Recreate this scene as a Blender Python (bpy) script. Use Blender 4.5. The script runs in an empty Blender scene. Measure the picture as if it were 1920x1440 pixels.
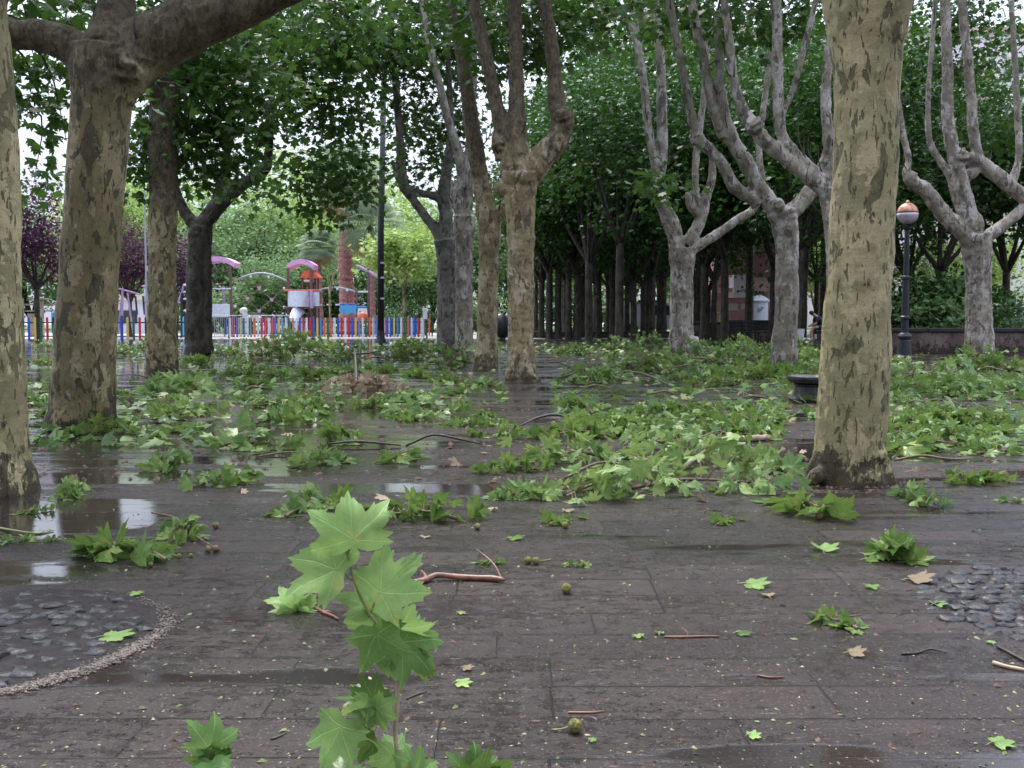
import bpy, math, random
import numpy as np
from mathutils import Vector, Matrix, noise as mnoise
R_ = math.radians
SC = bpy.context.scene
COL = SC.collection

# ------------------------------------------------------------------ camera
F, CX, CY, H = 1900.0, 960.0, 720.0, 0.90
PITCH = math.atan(121.0 / F)
cd = bpy.data.cameras.new('camera'); cam = bpy.data.objects.new('camera', cd); COL.objects.link(cam)
cam.location = (0, 0, H); cam.rotation_euler = (math.pi / 2 - PITCH, 0, 0)
cd.sensor_fit = 'HORIZONTAL'; cd.sensor_width = 36.0; cd.lens = 36.0 * F / 1920.0
cd.clip_start = 0.05; cd.clip_end = 2000
SC.camera = cam
# ------------------------------------------------------------------ light
SUN_EL, SUN_AZ = 60.0, -20.0          # azimuth measured clockwise from +Y (the view direction)
EXPOSURE = 1.4
w = bpy.data.worlds.new('World'); SC.world = w; w.use_nodes = True
nt = w.node_tree; nt.nodes.clear()
sky = nt.nodes.new('ShaderNodeTexSky'); sky.sky_type = 'NISHITA'; sky.sun_disc = False
sky.sun_elevation = R_(SUN_EL); sky.sun_rotation = R_(SUN_AZ)
sky.air_density = 1.0; sky.dust_density = 4.0; sky.ozone_density = 1.0
tcw = nt.nodes.new('ShaderNodeTexCoord'); sx = nt.nodes.new('ShaderNodeSeparateXYZ')
nt.links.new(tcw.outputs['Generated'], sx.inputs[0])
mr = nt.nodes.new('ShaderNodeMapRange'); nt.links.new(sx.outputs['Z'], mr.inputs[0])
mr.inputs[1].default_value = 0.05; mr.inputs[2].default_value = 1.0
mr.inputs[3].default_value = 3.1; mr.inputs[4].default_value = 18.0
ov = nt.nodes.new('ShaderNodeVectorMath'); ov.operation = 'SCALE'
ov.inputs[0].default_value = (0.88, 0.96, 1.18); nt.links.new(mr.outputs[0], ov.inputs['Scale'])
mr2 = nt.nodes.new('ShaderNodeMapRange'); nt.links.new(sx.outputs['Y'], mr2.inputs[0]); mr2.inputs[1].default_value = -.9; mr2.inputs[2].default_value = .5; mr2.inputs[3].default_value = .50; mr2.inputs[4].default_value = 1.0
ov2 = nt.nodes.new('ShaderNodeVectorMath'); ov2.operation = 'SCALE'; nt.links.new(ov.outputs[0], ov2.inputs[0]); nt.links.new(mr2.outputs[0], ov2.inputs['Scale'])
mx = nt.nodes.new('ShaderNodeMix'); mx.data_type = 'RGBA'; mx.inputs[0].default_value = 0.85
nt.links.new(sky.outputs[0], mx.inputs[6]); nt.links.new(ov2.outputs[0], mx.inputs[7])
bg = nt.nodes.new('ShaderNodeBackground'); bg.inputs[1].default_value = 0.10
nt.links.new(mx.outputs[2], bg.inputs[0])
wo = nt.nodes.new('ShaderNodeOutputWorld'); nt.links.new(bg.outputs[0], wo.inputs[0])
sd = bpy.data.lights.new('sun', 'SUN'); sd.energy = 1.3; sd.angle = R_(14); sd.color = (1.0, 0.96, 0.9)
so = bpy.data.objects.new('sun', sd); COL.objects.link(so)
sdir = Vector((math.sin(R_(SUN_AZ)) * math.cos(R_(SUN_EL)), math.cos(R_(SUN_AZ)) * math.cos(R_(SUN_EL)), math.sin(R_(SUN_EL))))
so.rotation_euler = (-sdir).to_track_quat('-Z', 'Y').to_euler()
SC.view_settings.view_transform = 'Standard'; SC.view_settings.look = 'None'
SC.view_settings.exposure = EXPOSURE; SC.view_settings.gamma = 1.0
SC.render.resolution_x = 1024; SC.render.resolution_y = 768
SC.cycles.max_bounces = 8; SC.cycles.diffuse_bounces = 4; SC.cycles.transmission_bounces = 4

# ------------------------------------------------------------------ helpers
CP, SP = math.cos(PITCH), math.sin(PITCH)
def ray(x, y):
    a, b = (x - CX) / F, -(y - CY) / F
    return Vector((a, CP + b * SP, -SP + b * CP))
def at(x, y, Y):                       # point seen at (x, y) that stands Y metres down the square
    d = ray(x, y); return Vector((0, 0, H)) + d * (Y / d.y)
def gr(x, y):                          # ground point
    d = ray(x, y); return Vector((0, 0, H)) + d * (-H / d.z)
def gy(y): return gr(960, y).y
def k_(Y): return Y / F                # metres per photo pixel at that depth

def tag(o, label=None, cat=None, group=None, kind=None):
    if label: o['label'] = label
    if cat: o['category'] = cat
    if group: o['group'] = group
    if kind: o['kind'] = kind
    return o
def thing(name, loc, label, cat, group=None, rz=0.0):
    o = bpy.data.objects.new(name, None); COL.objects.link(o)
    o.location = loc; o.rotation_euler = (0, 0, rz); o.empty_display_size = .1
    return tag(o, label, cat, group)
def link(name, me, mats, parent=None, world=True):
    """world=True: mesh coordinates are world ones; keep them in place under the parent."""
    o = bpy.data.objects.new(name, me); COL.objects.link(o)
    for m in (mats if isinstance(mats, (list, tuple)) else [mats]):
        if m and m.name not in me.materials: me.materials.append(m)
    if parent is not None:
        o.parent = parent
        if world:
            o.location = -parent.location if parent.rotation_euler.z == 0 else (0, 0, 0)
            if parent.rotation_euler.z != 0:
                o.matrix_parent_inverse = (Matrix.Translation(parent.location) @ Matrix.Rotation(parent.rotation_euler.z, 4, 'Z')).inverted()
    return o
def copy_tree(o, parent=None):
    c = o.copy(); COL.objects.link(c); c.parent = parent
    for ch in list(o.children): copy_tree(ch, c)
    return c

class MB:
    """collects closed shapes into one mesh"""
    def __init__(s): s.v = []; s.f = []; s.mi = []
    def add(s, vs, fs, mi=0):
        n = len(s.v); s.v += [tuple(v) for v in vs]
        s.f += [tuple(i + n for i in f) for f in fs]; s.mi += [mi] * len(fs); return s
    def box(s, c, d, rz=0, rx=0, ry=0, mi=0, bev=0.0):
        M = Matrix.Rotation(rz, 3, 'Z') @ Matrix.Rotation(ry, 3, 'Y') @ Matrix.Rotation(rx, 3, 'X')
        hx, hy, hz = d[0] / 2, d[1] / 2, d[2] / 2
        if bev <= 0:
            P = [(-hx, -hy, -hz), (hx, -hy, -hz), (hx, hy, -hz), (-hx, hy, -hz), (-hx, -hy, hz), (hx, -hy, hz), (hx, hy, hz), (-hx, hy, hz)]
            Fc = [(0, 3, 2, 1), (4, 5, 6, 7), (0, 1, 5, 4), (1, 2, 6, 5), (2, 3, 7, 6), (3, 0, 4, 7)]
        else:
            b = bev; P = []; Fc = []
            for z, i in ((-hz, b), (-hz + b, 0), (hz - b, 0), (hz, b)):
                x_, y_ = hx - i, hy - i
                P += [(-x_ + b, -y_, z), (x_ - b, -y_, z), (x_, -y_ + b, z), (x_, y_ - b, z), (x_ - b, y_, z), (-x_ + b, y_, z), (-x_, y_ - b, z), (-x_, -y_ + b, z)]
            for r in range(3):
                for i in range(8):
                    j = (i + 1) % 8; Fc.append((r * 8 + i, r * 8 + j, r * 8 + 8 + j, r * 8 + 8 + i))
            Fc.append(tuple(range(7, -1, -1))); Fc.append(tuple(range(24, 32)))
        c = Vector(c); return s.add([M @ Vector(p) + c for p in P], Fc, mi)
    def tube(s, pts, rad, n=8, mi=0, cap=True, jit=0.0, seed=0, smooth=0, flat=1.0):
        pts = [Vector(p) for p in pts]
        if not isinstance(rad, (list, tuple)): rad = [rad] * len(pts)
        if smooth: pts, rad = catmull(pts, rad, smooth)
        vs = []; fs = []
        t0 = (pts[1] - pts[0]).normalized()
        u = t0.orthogonal().normalized()
        for i, p in enumerate(pts):
            t = (pts[min(i + 1, len(pts) - 1)] - pts[max(i - 1, 0)])
            t = t.normalized() if t.length > 1e-9 else t0
            u = (u - t * u.dot(t)); u = u.normalized() if u.length > 1e-6 else t.orthogonal().normalized()
            v = t.cross(u)
            for k in range(n):
                a = 2 * math.pi * k / n; dv = u * math.cos(a) + v * math.sin(a) * flat
                r = rad[i]
                if jit: r *= 1 + jit * mnoise.noise((p + dv * r * 1.2) * (0.9 / max(rad[i], .02)) * .5 + Vector((seed * 3.7, 0, 0)))
                vs.append(p + dv * r)
        for i in range(len(pts) - 1):
            for k in range(n):
                a, b = i * n + k, i * n + (k + 1) % n
                fs.append((a, b, b + n, a + n))
        if cap:
            fs.append(tuple(range(n - 1, -1, -1))); m = (len(pts) - 1) * n; fs.append(tuple(range(m, m + n)))
        return s.add(vs, fs, mi)
    def lathe(s, c, prof, n=24, mi=0):
        c = Vector(c); vs = []; fs = []
        for r, z in prof:
            for k in range(n):
                a = 2 * math.pi * k / n; vs.append(c + Vector((r * math.cos(a), r * math.sin(a), z)))
        for i in range(len(prof) - 1):
            for k in range(n):
                a, b = i * n + k, i * n + (k + 1) % n; fs.append((a, b, b + n, a + n))
        fs.append(tuple(range(n - 1, -1, -1))); m = (len(prof) - 1) * n; fs.append(tuple(range(m, m + n)))
        return s.add(vs, fs, mi)
    def sphere(s, c, r, nu=14, nv=9, mi=0, sc=(1, 1, 1), jit=0, seed=0):
        c = Vector(c); vs = [c + Vector((0, 0, -r * sc[2]))]; fs = []
        for j in range(1, nv):
            ph = -math.pi / 2 + math.pi * j / nv
            for k in range(nu):
                a = 2 * math.pi * k / nu
                d = Vector((math.cos(ph) * math.cos(a), math.cos(ph) * math.sin(a), math.sin(ph)))
                q = 1 + jit * mnoise.noise(d * 2.2 + Vector((seed, 0, 0)))
                vs.append(c + Vector((d.x * sc[0], d.y * sc[1], d.z * sc[2])) * r * q)
        vs.append(c + Vector((0, 0, r * sc[2])))
        for k in range(nu): fs.append((0, 1 + (k + 1) % nu, 1 + k))
        for j in range(nv - 2):
            for k in range(nu):
                a, b = 1 + j * nu + k, 1 + j * nu + (k + 1) % nu; fs.append((a, b, b + nu, a + nu))
        L = len(vs) - 1; m = 1 + (nv - 2) * nu
        for k in range(nu): fs.append((m + k, m + (k + 1) % nu, L))
        return s.add(vs, fs, mi)
    def prism(s, pts, th, axis='y', mi=0):
        """pts: outline [(x,z)] in world at y0 -> pts are Vectors; extruded by vector th"""
        n = len(pts); a = [Vector(p) for p in pts]; b = [p + Vector(th) for p in a]
        fs = [tuple(range(n)), tuple(range(2 * n - 1, n - 1, -1))]
        for i in range(n):
            j = (i + 1) % n; fs.append((i, i + n, j + n, j))
        return s.add(a + b, fs, mi)
    def mesh(s, name, smooth=False):
        me = bpy.data.meshes.new(name); me.from_pydata(s.v, [], s.f)
        if any(s.mi): me.polygons.foreach_set('material_index', s.mi)
        if smooth: me.polygons.foreach_set('use_smooth', [True] * len(s.f))
        me.update(); return me
    def build(s, name, mats, parent=None, smooth=False, world=True):
        me = s.mesh(name, smooth)
        mats = mats if isinstance(mats, (list, tuple)) else [mats]
        for m in mats: me.materials.append(m)
        o = bpy.data.objects.new(name, me); COL.objects.link(o)
        if parent is not None:
            o.parent = parent
            if world: o.location = -Vector(parent.location)
        return o
def catmull(pts, rad, n):
    P = [pts[0] * 2 - pts[1]] + list(pts) + [pts[-1] * 2 - pts[-2]]
    Q = [rad[0]] + list(rad) + [rad[-1]]; o = []; r = []
    for i in range(1, len(P) - 2):
        for k in range(n):
            t = k / n; a, b, c, d = P[i - 1], P[i], P[i + 1], P[i + 2]
            o.append(.5 * (2 * b + (c - a) * t + (2 * a - 5 * b + 4 * c - d) * t * t + (3 * b - 3 * c + d - a) * t ** 3))
            tt = t * t * (3 - 2 * t); r.append(Q[i] * (1 - tt) + Q[i + 1] * tt)
    o.append(P[-2]); r.append(Q[-2]); return o, r

# ------------------------------------------------------------------ materials
def newmat(name):
    m = bpy.data.materials.new(name); m.use_nodes = True; t = m.node_tree; t.nodes.clear()
    out = t.nodes.new('ShaderNodeOutputMaterial'); b = t.nodes.new('ShaderNodeBsdfPrincipled')
    t.links.new(b.outputs[0], out.inputs[0]); return m, t, b, out
class NT:
    def __init__(s, t): s.t = t
    def put(s, sock, v):
        if isinstance(v, (int, float)): sock.default_value = v
        elif isinstance(v, (tuple, list)):
            sock.default_value = tuple(v) + (1.0,) if (sock.type == 'RGBA' and len(v) == 3) else tuple(v)
        else: s.t.links.new(v, sock)
    def math(s, op, a, b=None, c=None, clamp=False):
        n = s.t.nodes.new('ShaderNodeMath'); n.operation = op; n.use_clamp = clamp
        s.put(n.inputs[0], a)
        if b is not None: s.put(n.inputs[1], b)
        if c is not None: s.put(n.inputs[2], c)
        return n.outputs[0]
    def mix(s, f, a, b, mode='MIX'):
        n = s.t.nodes.new('ShaderNodeMix'); n.data_type = 'RGBA'; n.blend_type = mode
        s.put(n.inputs[0], f); s.put(n.inputs[6], a); s.put(n.inputs[7], b); return n.outputs[2]
    def ramp(s, v, lo, hi, a=0.0, b=1.0):
        n = s.t.nodes.new('ShaderNodeMapRange'); s.put(n.inputs[0], v)
        n.inputs[1].default_value = lo; n.inputs[2].default_value = hi; n.inputs[3].default_value = a; n.inputs[4].default_value = b
        n.interpolation_type = 'SMOOTHSTEP'; return n.outputs[0]
    def coord(s, kind='Object', scale=(1, 1, 1), loc=(0, 0, 0)):
        if kind == 'Position': src = s.t.nodes.new('ShaderNodeNewGeometry').outputs['Position']
        else: src = s.t.nodes.new('ShaderNodeTexCoord').outputs[kind]
        m = s.t.nodes.new('ShaderNodeMapping'); s.t.links.new(src, m.inputs[0])
        m.inputs['Scale'].default_value = scale; m.inputs['Location'].default_value = loc; return m.outputs[0]
    def noise(s, vec, scale=1, detail=4, rough=.55, dist=0.0):
        n = s.t.nodes.new('ShaderNodeTexNoise'); s.t.links.new(vec, n.inputs['Vector'])
        n.inputs['Scale'].default_value = scale; n.inputs['Detail'].default_value = detail
        n.inputs['Roughness'].default_value = rough; n.inputs['Distortion'].default_value = dist; return n.outputs[0]
    def voro(s, vec, scale=1, feature='F1', out='Distance'):
        n = s.t.nodes.new('ShaderNodeTexVoronoi'); n.feature = feature; s.t.links.new(vec, n.inputs['Vector'])
        n.inputs['Scale'].default_value = scale; return n.outputs[out]
    def attr(s, name):
        n = s.t.nodes.new('ShaderNodeAttribute'); n.attribute_name = name; return n
    def bump(s, h, st, dist=.01, nrm=None):
        n = s.t.nodes.new('ShaderNodeBump'); s.put(n.inputs['Height'], h); s.put(n.inputs['Strength'], st)
        n.inputs['Distance'].default_value = dist
        if nrm is not None: s.t.links.new(nrm, n.inputs['Normal'])
        return n.outputs[0]

def simple(name, col, rough=.5, var=.25, scale=8, metal=0, bump=.2):
    m, t, b, o = newmat(name); N = NT(t); c = N.coord('Object')
    n = N.noise(c, scale, 5); n2 = N.noise(c, scale * 7, 3)
    f = N.ramp(n, .3, .7)
    dk = tuple(x * (1 - var) for x in col); lt = tuple(min(1, x * (1 + var * .6)) for x in col)
    N.put(b.inputs['Base Color'], N.mix(f, dk, lt)); N.put(b.inputs['Roughness'], N.ramp(n2, .2, .8, rough * .8, min(1, rough * 1.2)))
    b.inputs['Metallic'].default_value = metal
    if bump: N.put(b.inputs['Normal'], N.bump(n2, bump, .004))
    return m

def leaf_mat(name, ca, cb, cy, yel=.12, trans=.35, rough=.38, veins=False, tcol=None):
    """ca..cb: dark / light green chosen per leaf by 'tint'; cy: yellowing patches"""
    m, t, b, o = newmat(name); N = NT(t)
    tint = N.attr('tint').outputs['Fac']
    c = N.coord('Object'); n = N.noise(c, 9.0, 3)
    f = N.math('ADD', N.math('MULTIPLY', tint, .8), N.math('MULTIPLY', n, .2), clamp=True)
    col = N.mix(f, ca, cb)
    yn = N.noise(c, 14.0 if veins else 1.3, 3)
    ym = N.ramp(N.math('ADD', yn, N.math('MULTIPLY', tint, .12)), .74 - yel, .80 - yel * .4)
    col = N.mix(N.math('MULTIPLY', ym, .8), col, cy)
    if veins:
        L = N.attr('lc').outputs['Vector']; sp = t.nodes.new('ShaderNodeSeparateXYZ'); t.links.new(L, sp.inputs[0])
        X, Y = sp.outputs[0], sp.outputs[1]; acc = None; sec = None
        for th in (0, 47, -47, 100, -100):
            sn, cs = math.sin(R_(th)), math.cos(R_(th))
            al = N.math('ADD', N.math('MULTIPLY', X, sn), N.math('MULTIPLY', Y, cs))
            ac = N.math('ABSOLUTE', N.math('SUBTRACT', N.math('MULTIPLY', X, cs), N.math('MULTIPLY', Y, sn)))
            ln = N.math('MULTIPLY', N.ramp(ac, .003, .016, 1, 0), N.ramp(al, 0, .05))
            q = N.math('FRACT', N.math('MULTIPLY', N.math('SUBTRACT', al, N.math('MULTIPLY', ac, .9)), 7.0))
            s2 = N.math('MULTIPLY', N.ramp(N.math('ABSOLUTE', N.math('SUBTRACT', q, .5)), .02, .12, 1, 0), N.math('MULTIPLY', N.ramp(ac, .12, .26, 1, 0), N.ramp(al, .1, .25)))
            acc = ln if acc is None else N.math('MAXIMUM', acc, ln)
            sec = s2 if sec is None else N.math('MAXIMUM', sec, s2)
        vm = N.math('MAXIMUM', acc, N.math('MULTIPLY', sec, .25))
        col = N.mix(N.math('MULTIPLY', vm, .42), col, tuple(min(1, x * 1.35 + .06) for x in cb))
        ed = N.voro(L, 26.0, 'DISTANCE_TO_EDGE'); em = N.ramp(ed, .0, .09, 1, 0)
        col = N.mix(N.math('MULTIPLY', em, .16), col, tuple(min(1, x * 1.25 + .04) for x in cb))
        sp_ = N.noise(c, 120, 3, .7); col = N.mix(N.ramp(sp_, .66, .72, 0, .6), col, (.16, .12, .05)); mo = N.noise(c, 30, 4, .6); col = N.mix(N.ramp(mo, .35, .65, .22, 0), col, ca)
        N.put(b.inputs['Normal'], N.bump(N.math('ADD', vm, N.math('MULTIPLY', N.noise(c, 60, 3), .4)), .35, .002))
    N.put(b.inputs['Base Color'], col); b.inputs['Roughness'].default_value = rough
    b.inputs['Specular IOR Level'].default_value = .22
    tr = t.nodes.new('ShaderNodeBsdfTranslucent'); N.put(tr.inputs[0], N.mix(.5, col, tcol or tuple(min(1, x * 1.3) for x in cb)))
    ms = t.nodes.new('ShaderNodeMixShader'); ms.inputs[0].default_value = trans
    t.links.new(b.outputs[0], ms.inputs[1]); t.links.new(tr.outputs[0], ms.inputs[2]); t.links.new(ms.outputs[0], o.inputs[0])
    return m

def bark_mat(name, base, alt, dark, pale, patch=.5, slit=.5, foot=1.0, seed=0, sc=1.0, moss=(.09, .10, .04), top=None):
    m, t, b, o = newmat(name); N = NT(t)
    P = N.coord('Position', (1, 1, 1), (seed, seed * .7, 0))
    big = N.noise(N.coord('Position', (1.4 * sc, 1.4 * sc, 1.1 * sc), (seed, 0, 0)), 1, 4)
    col = N.mix(N.ramp(big, .38, .62), base, alt)
    wv = t.nodes.new('ShaderNodeVectorMath'); wv.operation = 'ADD'; nz = t.nodes.new('ShaderNodeTexNoise'); t.links.new(N.coord('Position', (6 * sc, 6 * sc, 6 * sc)), nz.inputs['Vector']); nz.inputs['Detail'].default_value = 4
    t.links.new(N.coord('Position', (8 * sc, 8 * sc, 3.6 * sc), (seed, 2, 0)), wv.inputs[0]); t.links.new(nz.outputs['Color'], wv.inputs[1])
    vc = N.voro(wv.outputs[0], 1.0, 'F1', 'Color'); vs_ = t.nodes.new('ShaderNodeSeparateColor'); t.links.new(vc, vs_.inputs[0])
    col = N.mix(N.ramp(vs_.outputs[0], .55, .60, 0, .55), col, tuple(x * .72 for x in alt)); col = N.mix(N.ramp(vs_.outputs[1], .72, .76, 0, .6), col, pale)
    mid = N.noise(N.coord('Position', (9 * sc, 9 * sc, 6 * sc), (seed, 3, 0)), 1, 4, .6)
    col = N.mix(N.math('MULTIPLY', N.ramp(mid, .5, .7), .5), col, moss)
    # flaked patches with hard rims
    pa = N.noise(N.coord('Position', (8.5 * sc, 8.5 * sc, 4.2 * sc), (seed + 7, 0, 2)), 1, 3, .5, .6)
    pm = N.ramp(pa, .655 - .11 * patch, .67 - .11 * patch)
    col = N.mix(N.math('MULTIPLY', pm, .85), col, dark)
    sl = N.noise(N.coord('Position', (42 * sc, 42 * sc, 11 * sc), (seed, 11, 0)), 1, 2, .5, .3)
    smk = N.ramp(sl, .70 - .09 * slit, .72 - .09 * slit)
    col = N.mix(N.math('MULTIPLY', smk, .85), col, tuple(x * .75 for x in dark))
    pl = N.noise(N.coord('Position', (11 * sc, 11 * sc, 5 * sc), (seed + 31, 5, 0)), 1, 2, .5)
    plm = N.ramp(pl, .66, .675)
    col = N.mix(N.math('MULTIPLY', plm, .6), col, pale)
    fine = N.noise(P, 90 * sc, 4, .7)
    col = N.mix(N.ramp(fine, .45, .68, 0, .40), col, tuple(x * .55 for x in base))
    cl = N.noise(N.coord('Position', (26 * sc, 26 * sc, 14 * sc), (seed, 8, 1)), 1, 5, .7)
    col = N.mix(N.ramp(cl, .56, .66, 0, .5), col, tuple(x * .55 for x in alt)); col = N.mix(N.ramp(cl, .46, .30, 0, .45), col, tuple(min(1, x * 1.25) for x in base))
    ring = N.noise(N.coord('Position', (3, 3, 46), (seed, 0, 0)), 1, 3, .6)
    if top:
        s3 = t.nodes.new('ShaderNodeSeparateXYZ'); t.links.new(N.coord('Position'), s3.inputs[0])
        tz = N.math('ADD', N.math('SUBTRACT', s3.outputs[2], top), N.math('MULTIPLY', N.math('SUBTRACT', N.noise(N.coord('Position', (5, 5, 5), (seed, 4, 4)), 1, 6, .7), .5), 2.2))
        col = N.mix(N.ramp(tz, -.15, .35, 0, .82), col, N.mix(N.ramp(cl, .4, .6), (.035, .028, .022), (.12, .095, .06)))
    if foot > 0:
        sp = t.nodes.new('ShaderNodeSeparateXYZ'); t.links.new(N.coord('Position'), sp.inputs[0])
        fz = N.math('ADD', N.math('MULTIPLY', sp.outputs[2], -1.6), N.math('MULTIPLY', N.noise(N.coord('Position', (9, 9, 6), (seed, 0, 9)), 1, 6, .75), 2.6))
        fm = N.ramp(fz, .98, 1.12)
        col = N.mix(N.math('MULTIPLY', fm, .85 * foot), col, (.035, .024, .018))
    N.put(b.inputs['Base Color'], col); b.inputs['Roughness'].default_value = .7; b.inputs['Specular IOR Level'].default_value = .22
    h = N.math('SUBTRACT', N.math('ADD', N.math('MULTIPLY', fine, .22), N.math('MULTIPLY', ring, .14)), N.math('ADD', N.math('MULTIPLY', pm, .35), N.math('MULTIPLY', smk, .7)))
    N.put(b.inputs['Normal'], N.bump(N.math('ADD', h, N.math('MULTIPLY', N.noise(P, 28 * sc, 5, .7), .3)), 1.0, .014 / sc))
    return m

M = {}
M['bark_olive'] = bark_mat('bark_olive', (.39, .335, .18), (.29, .25, .13), (.095, .088, .045), (.58, .48, .27), patch=.6, slit=.9, seed=1.0)
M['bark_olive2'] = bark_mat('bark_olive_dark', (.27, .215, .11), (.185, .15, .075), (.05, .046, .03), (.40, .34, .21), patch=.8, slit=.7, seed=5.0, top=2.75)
M['bark_grey'] = bark_mat('bark_grey', (.37, .33, .26), (.23, .20, .155), (.085, .075, .06), (.55, .51, .47), patch=.6, slit=.5, foot=.7, seed=9.0, moss=(.13, .12, .09))
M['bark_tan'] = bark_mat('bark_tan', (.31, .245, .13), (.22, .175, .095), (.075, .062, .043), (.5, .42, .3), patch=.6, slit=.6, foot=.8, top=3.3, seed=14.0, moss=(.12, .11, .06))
M['bark_grey_dark'] = bark_mat('bark_grey_dark', (.19, .175, .15), (.13, .12, .10), (.05, .045, .035), (.28, .26, .22), patch=.7, slit=.6, foot=.8, seed=23.0)
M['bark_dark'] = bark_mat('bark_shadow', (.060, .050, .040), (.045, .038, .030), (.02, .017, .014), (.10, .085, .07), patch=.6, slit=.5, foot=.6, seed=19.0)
M['leaf_crown'] = leaf_mat('leaf_crown', (.022, .066, .010), (.080, .16, .028), (.16, .17, .04), yel=.02, trans=.34)
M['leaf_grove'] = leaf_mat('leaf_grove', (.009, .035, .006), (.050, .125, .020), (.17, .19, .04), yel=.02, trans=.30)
M['leaf_light'] = leaf_mat('leaf_light', (.15, .26, .06), (.42, .55, .16), (.30, .36, .12), yel=.05, trans=.35, rough=.5)
M['leaf_bluish'] = leaf_mat('leaf_bluish', (.07, .16, .06), (.25, .37, .15), (.2, .25, .1), yel=.02, trans=.3, rough=.5)
M['leaf_purple'] = leaf_mat('leaf_purple', (.030, .010, .020), (.115, .045, .085), (.2, .1, .16), yel=.02, trans=.3, rough=.5)
M['leaf_fallen'] = leaf_mat('leaf_fallen', (.018, .070, .010), (.23, .35, .08), (.38, .40, .12), yel=.10, trans=.28, rough=.30, veins=True)
M['leaf_litter'] = leaf_mat('leaf_litter', (.015, .065, .010), (.21, .32, .08), (.34, .33, .14), yel=.12, trans=.25, rough=.35)
M['leaf_underside'] = leaf_mat('leaf_underside', (.03, .10, .015), (.30, .42, .13), (.42, .44, .16), yel=.08, trans=.3, rough=.4, veins=True)
M['leaf_dry'] = leaf_mat('leaf_dry', (.20, .14, .08), (.42, .33, .22), (.45, .38, .24), yel=.1, trans=.2, rough=.6)
M['leaf_hero'] = leaf_mat('leaf_hero', (.03, .12, .018), (.37, .54, .17), (.52, .50, .15), yel=.05, trans=.34, rough=.36, veins=True)
M['twig'] = simple('twig_bark', (.16, .10, .055), .5, .4, 30)
M['twig_green'] = simple('twig_green', (.28, .30, .10), .45, .3, 30)
M['twig_red'] = simple('twig_reddish', (.26, .12, .075), .4, .45, 25)
M['twig_pale'] = simple('peeled_wood', (.52, .38, .25), .5, .3, 20)
M['twig_dark'] = simple('twig_dark', (.06, .045, .035), .5, .4, 25)

# ------------------------------------------------------------------ leaf clouds
OUT_HI = [(0, 1.0), (5, .86), (8, .90), (13, .76), (17, .74), (25, .60), (31, .68), (35, .84), (38, .80), (42, .90), (46, .97), (52, .82), (57, .84), (62, .70), (68, .60), (75, .54), (83, .60), (89, .72), (94, .62), (101, .74), (108, .56), (114, .55), (126, .46), (142, .36), (160, .20)]
OUT_MID = [(0, 1.0), (8, .76), (13, .80), (25, .50), (36, .78), (40, .72), (46, .96), (55, .70), (61, .70), (75, .42), (88, .60), (101, .74), (116, .46), (145, .30)]
OUT_LOW = [(0, 1.0), (25, .56), (47, .94), (76, .50), (102, .70), (145, .32)]
OUT_FAR = [(0, 1.0), (52, .78), (115, .5)]
def leaf_template(out, rings, fold=.12, droop=.22, wav=0.0, seed=0):
    pts = [(a, r) for a, r in out] + [(360 - a, r) for a, r in reversed(out) if a > 0]
    rg = np.random.RandomState(seed); n = len(pts)
    vs = [(0, 0, 0)]; fs = []
    for k in range(1, rings + 1):
        q = k / rings
        for a, r in pts:
            rr = r * q if q == 1 else min(r * q * 1.0, r)
            a_ = R_(a); x, y = math.sin(a_) * rr, math.cos(a_) * rr
            z = fold * abs(x) * (1 - .3 * q) - droop * (x * x + y * y) + wav * math.sin(a_ * 5 + seed) * rr * q + wav * .7 * math.sin(a_ * 3 + seed * 2.1) * rr
            vs.append((x, y, z))
    for i in range(n):
        j = (i + 1) % n
        if i == n // 2: pass
        fs.append((0, 1 + i, 1 + j))
        for k in range(rings - 1):
            a, b = 1 + k * n + i, 1 + k * n + j
            fs.append((a, a + n, b + n, b))
    return np.array(vs, dtype=np.float64), fs
TPL = {
    'hi': [leaf_template(OUT_HI, 4, .22, .25, .06, s) for s in (1, 2, 3)],
    'mid': [leaf_template(OUT_MID, 2, .25, .40, .10, s) for s in (1, 2, 3, 4)],
    'low': [leaf_template(OUT_LOW, 1, .18, .25, .08, s) for s in (1, 2, 3)],
    'far': [leaf_template(OUT_FAR, 1, .15, .2, .05, s) for s in (1, 2)],
}
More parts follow.
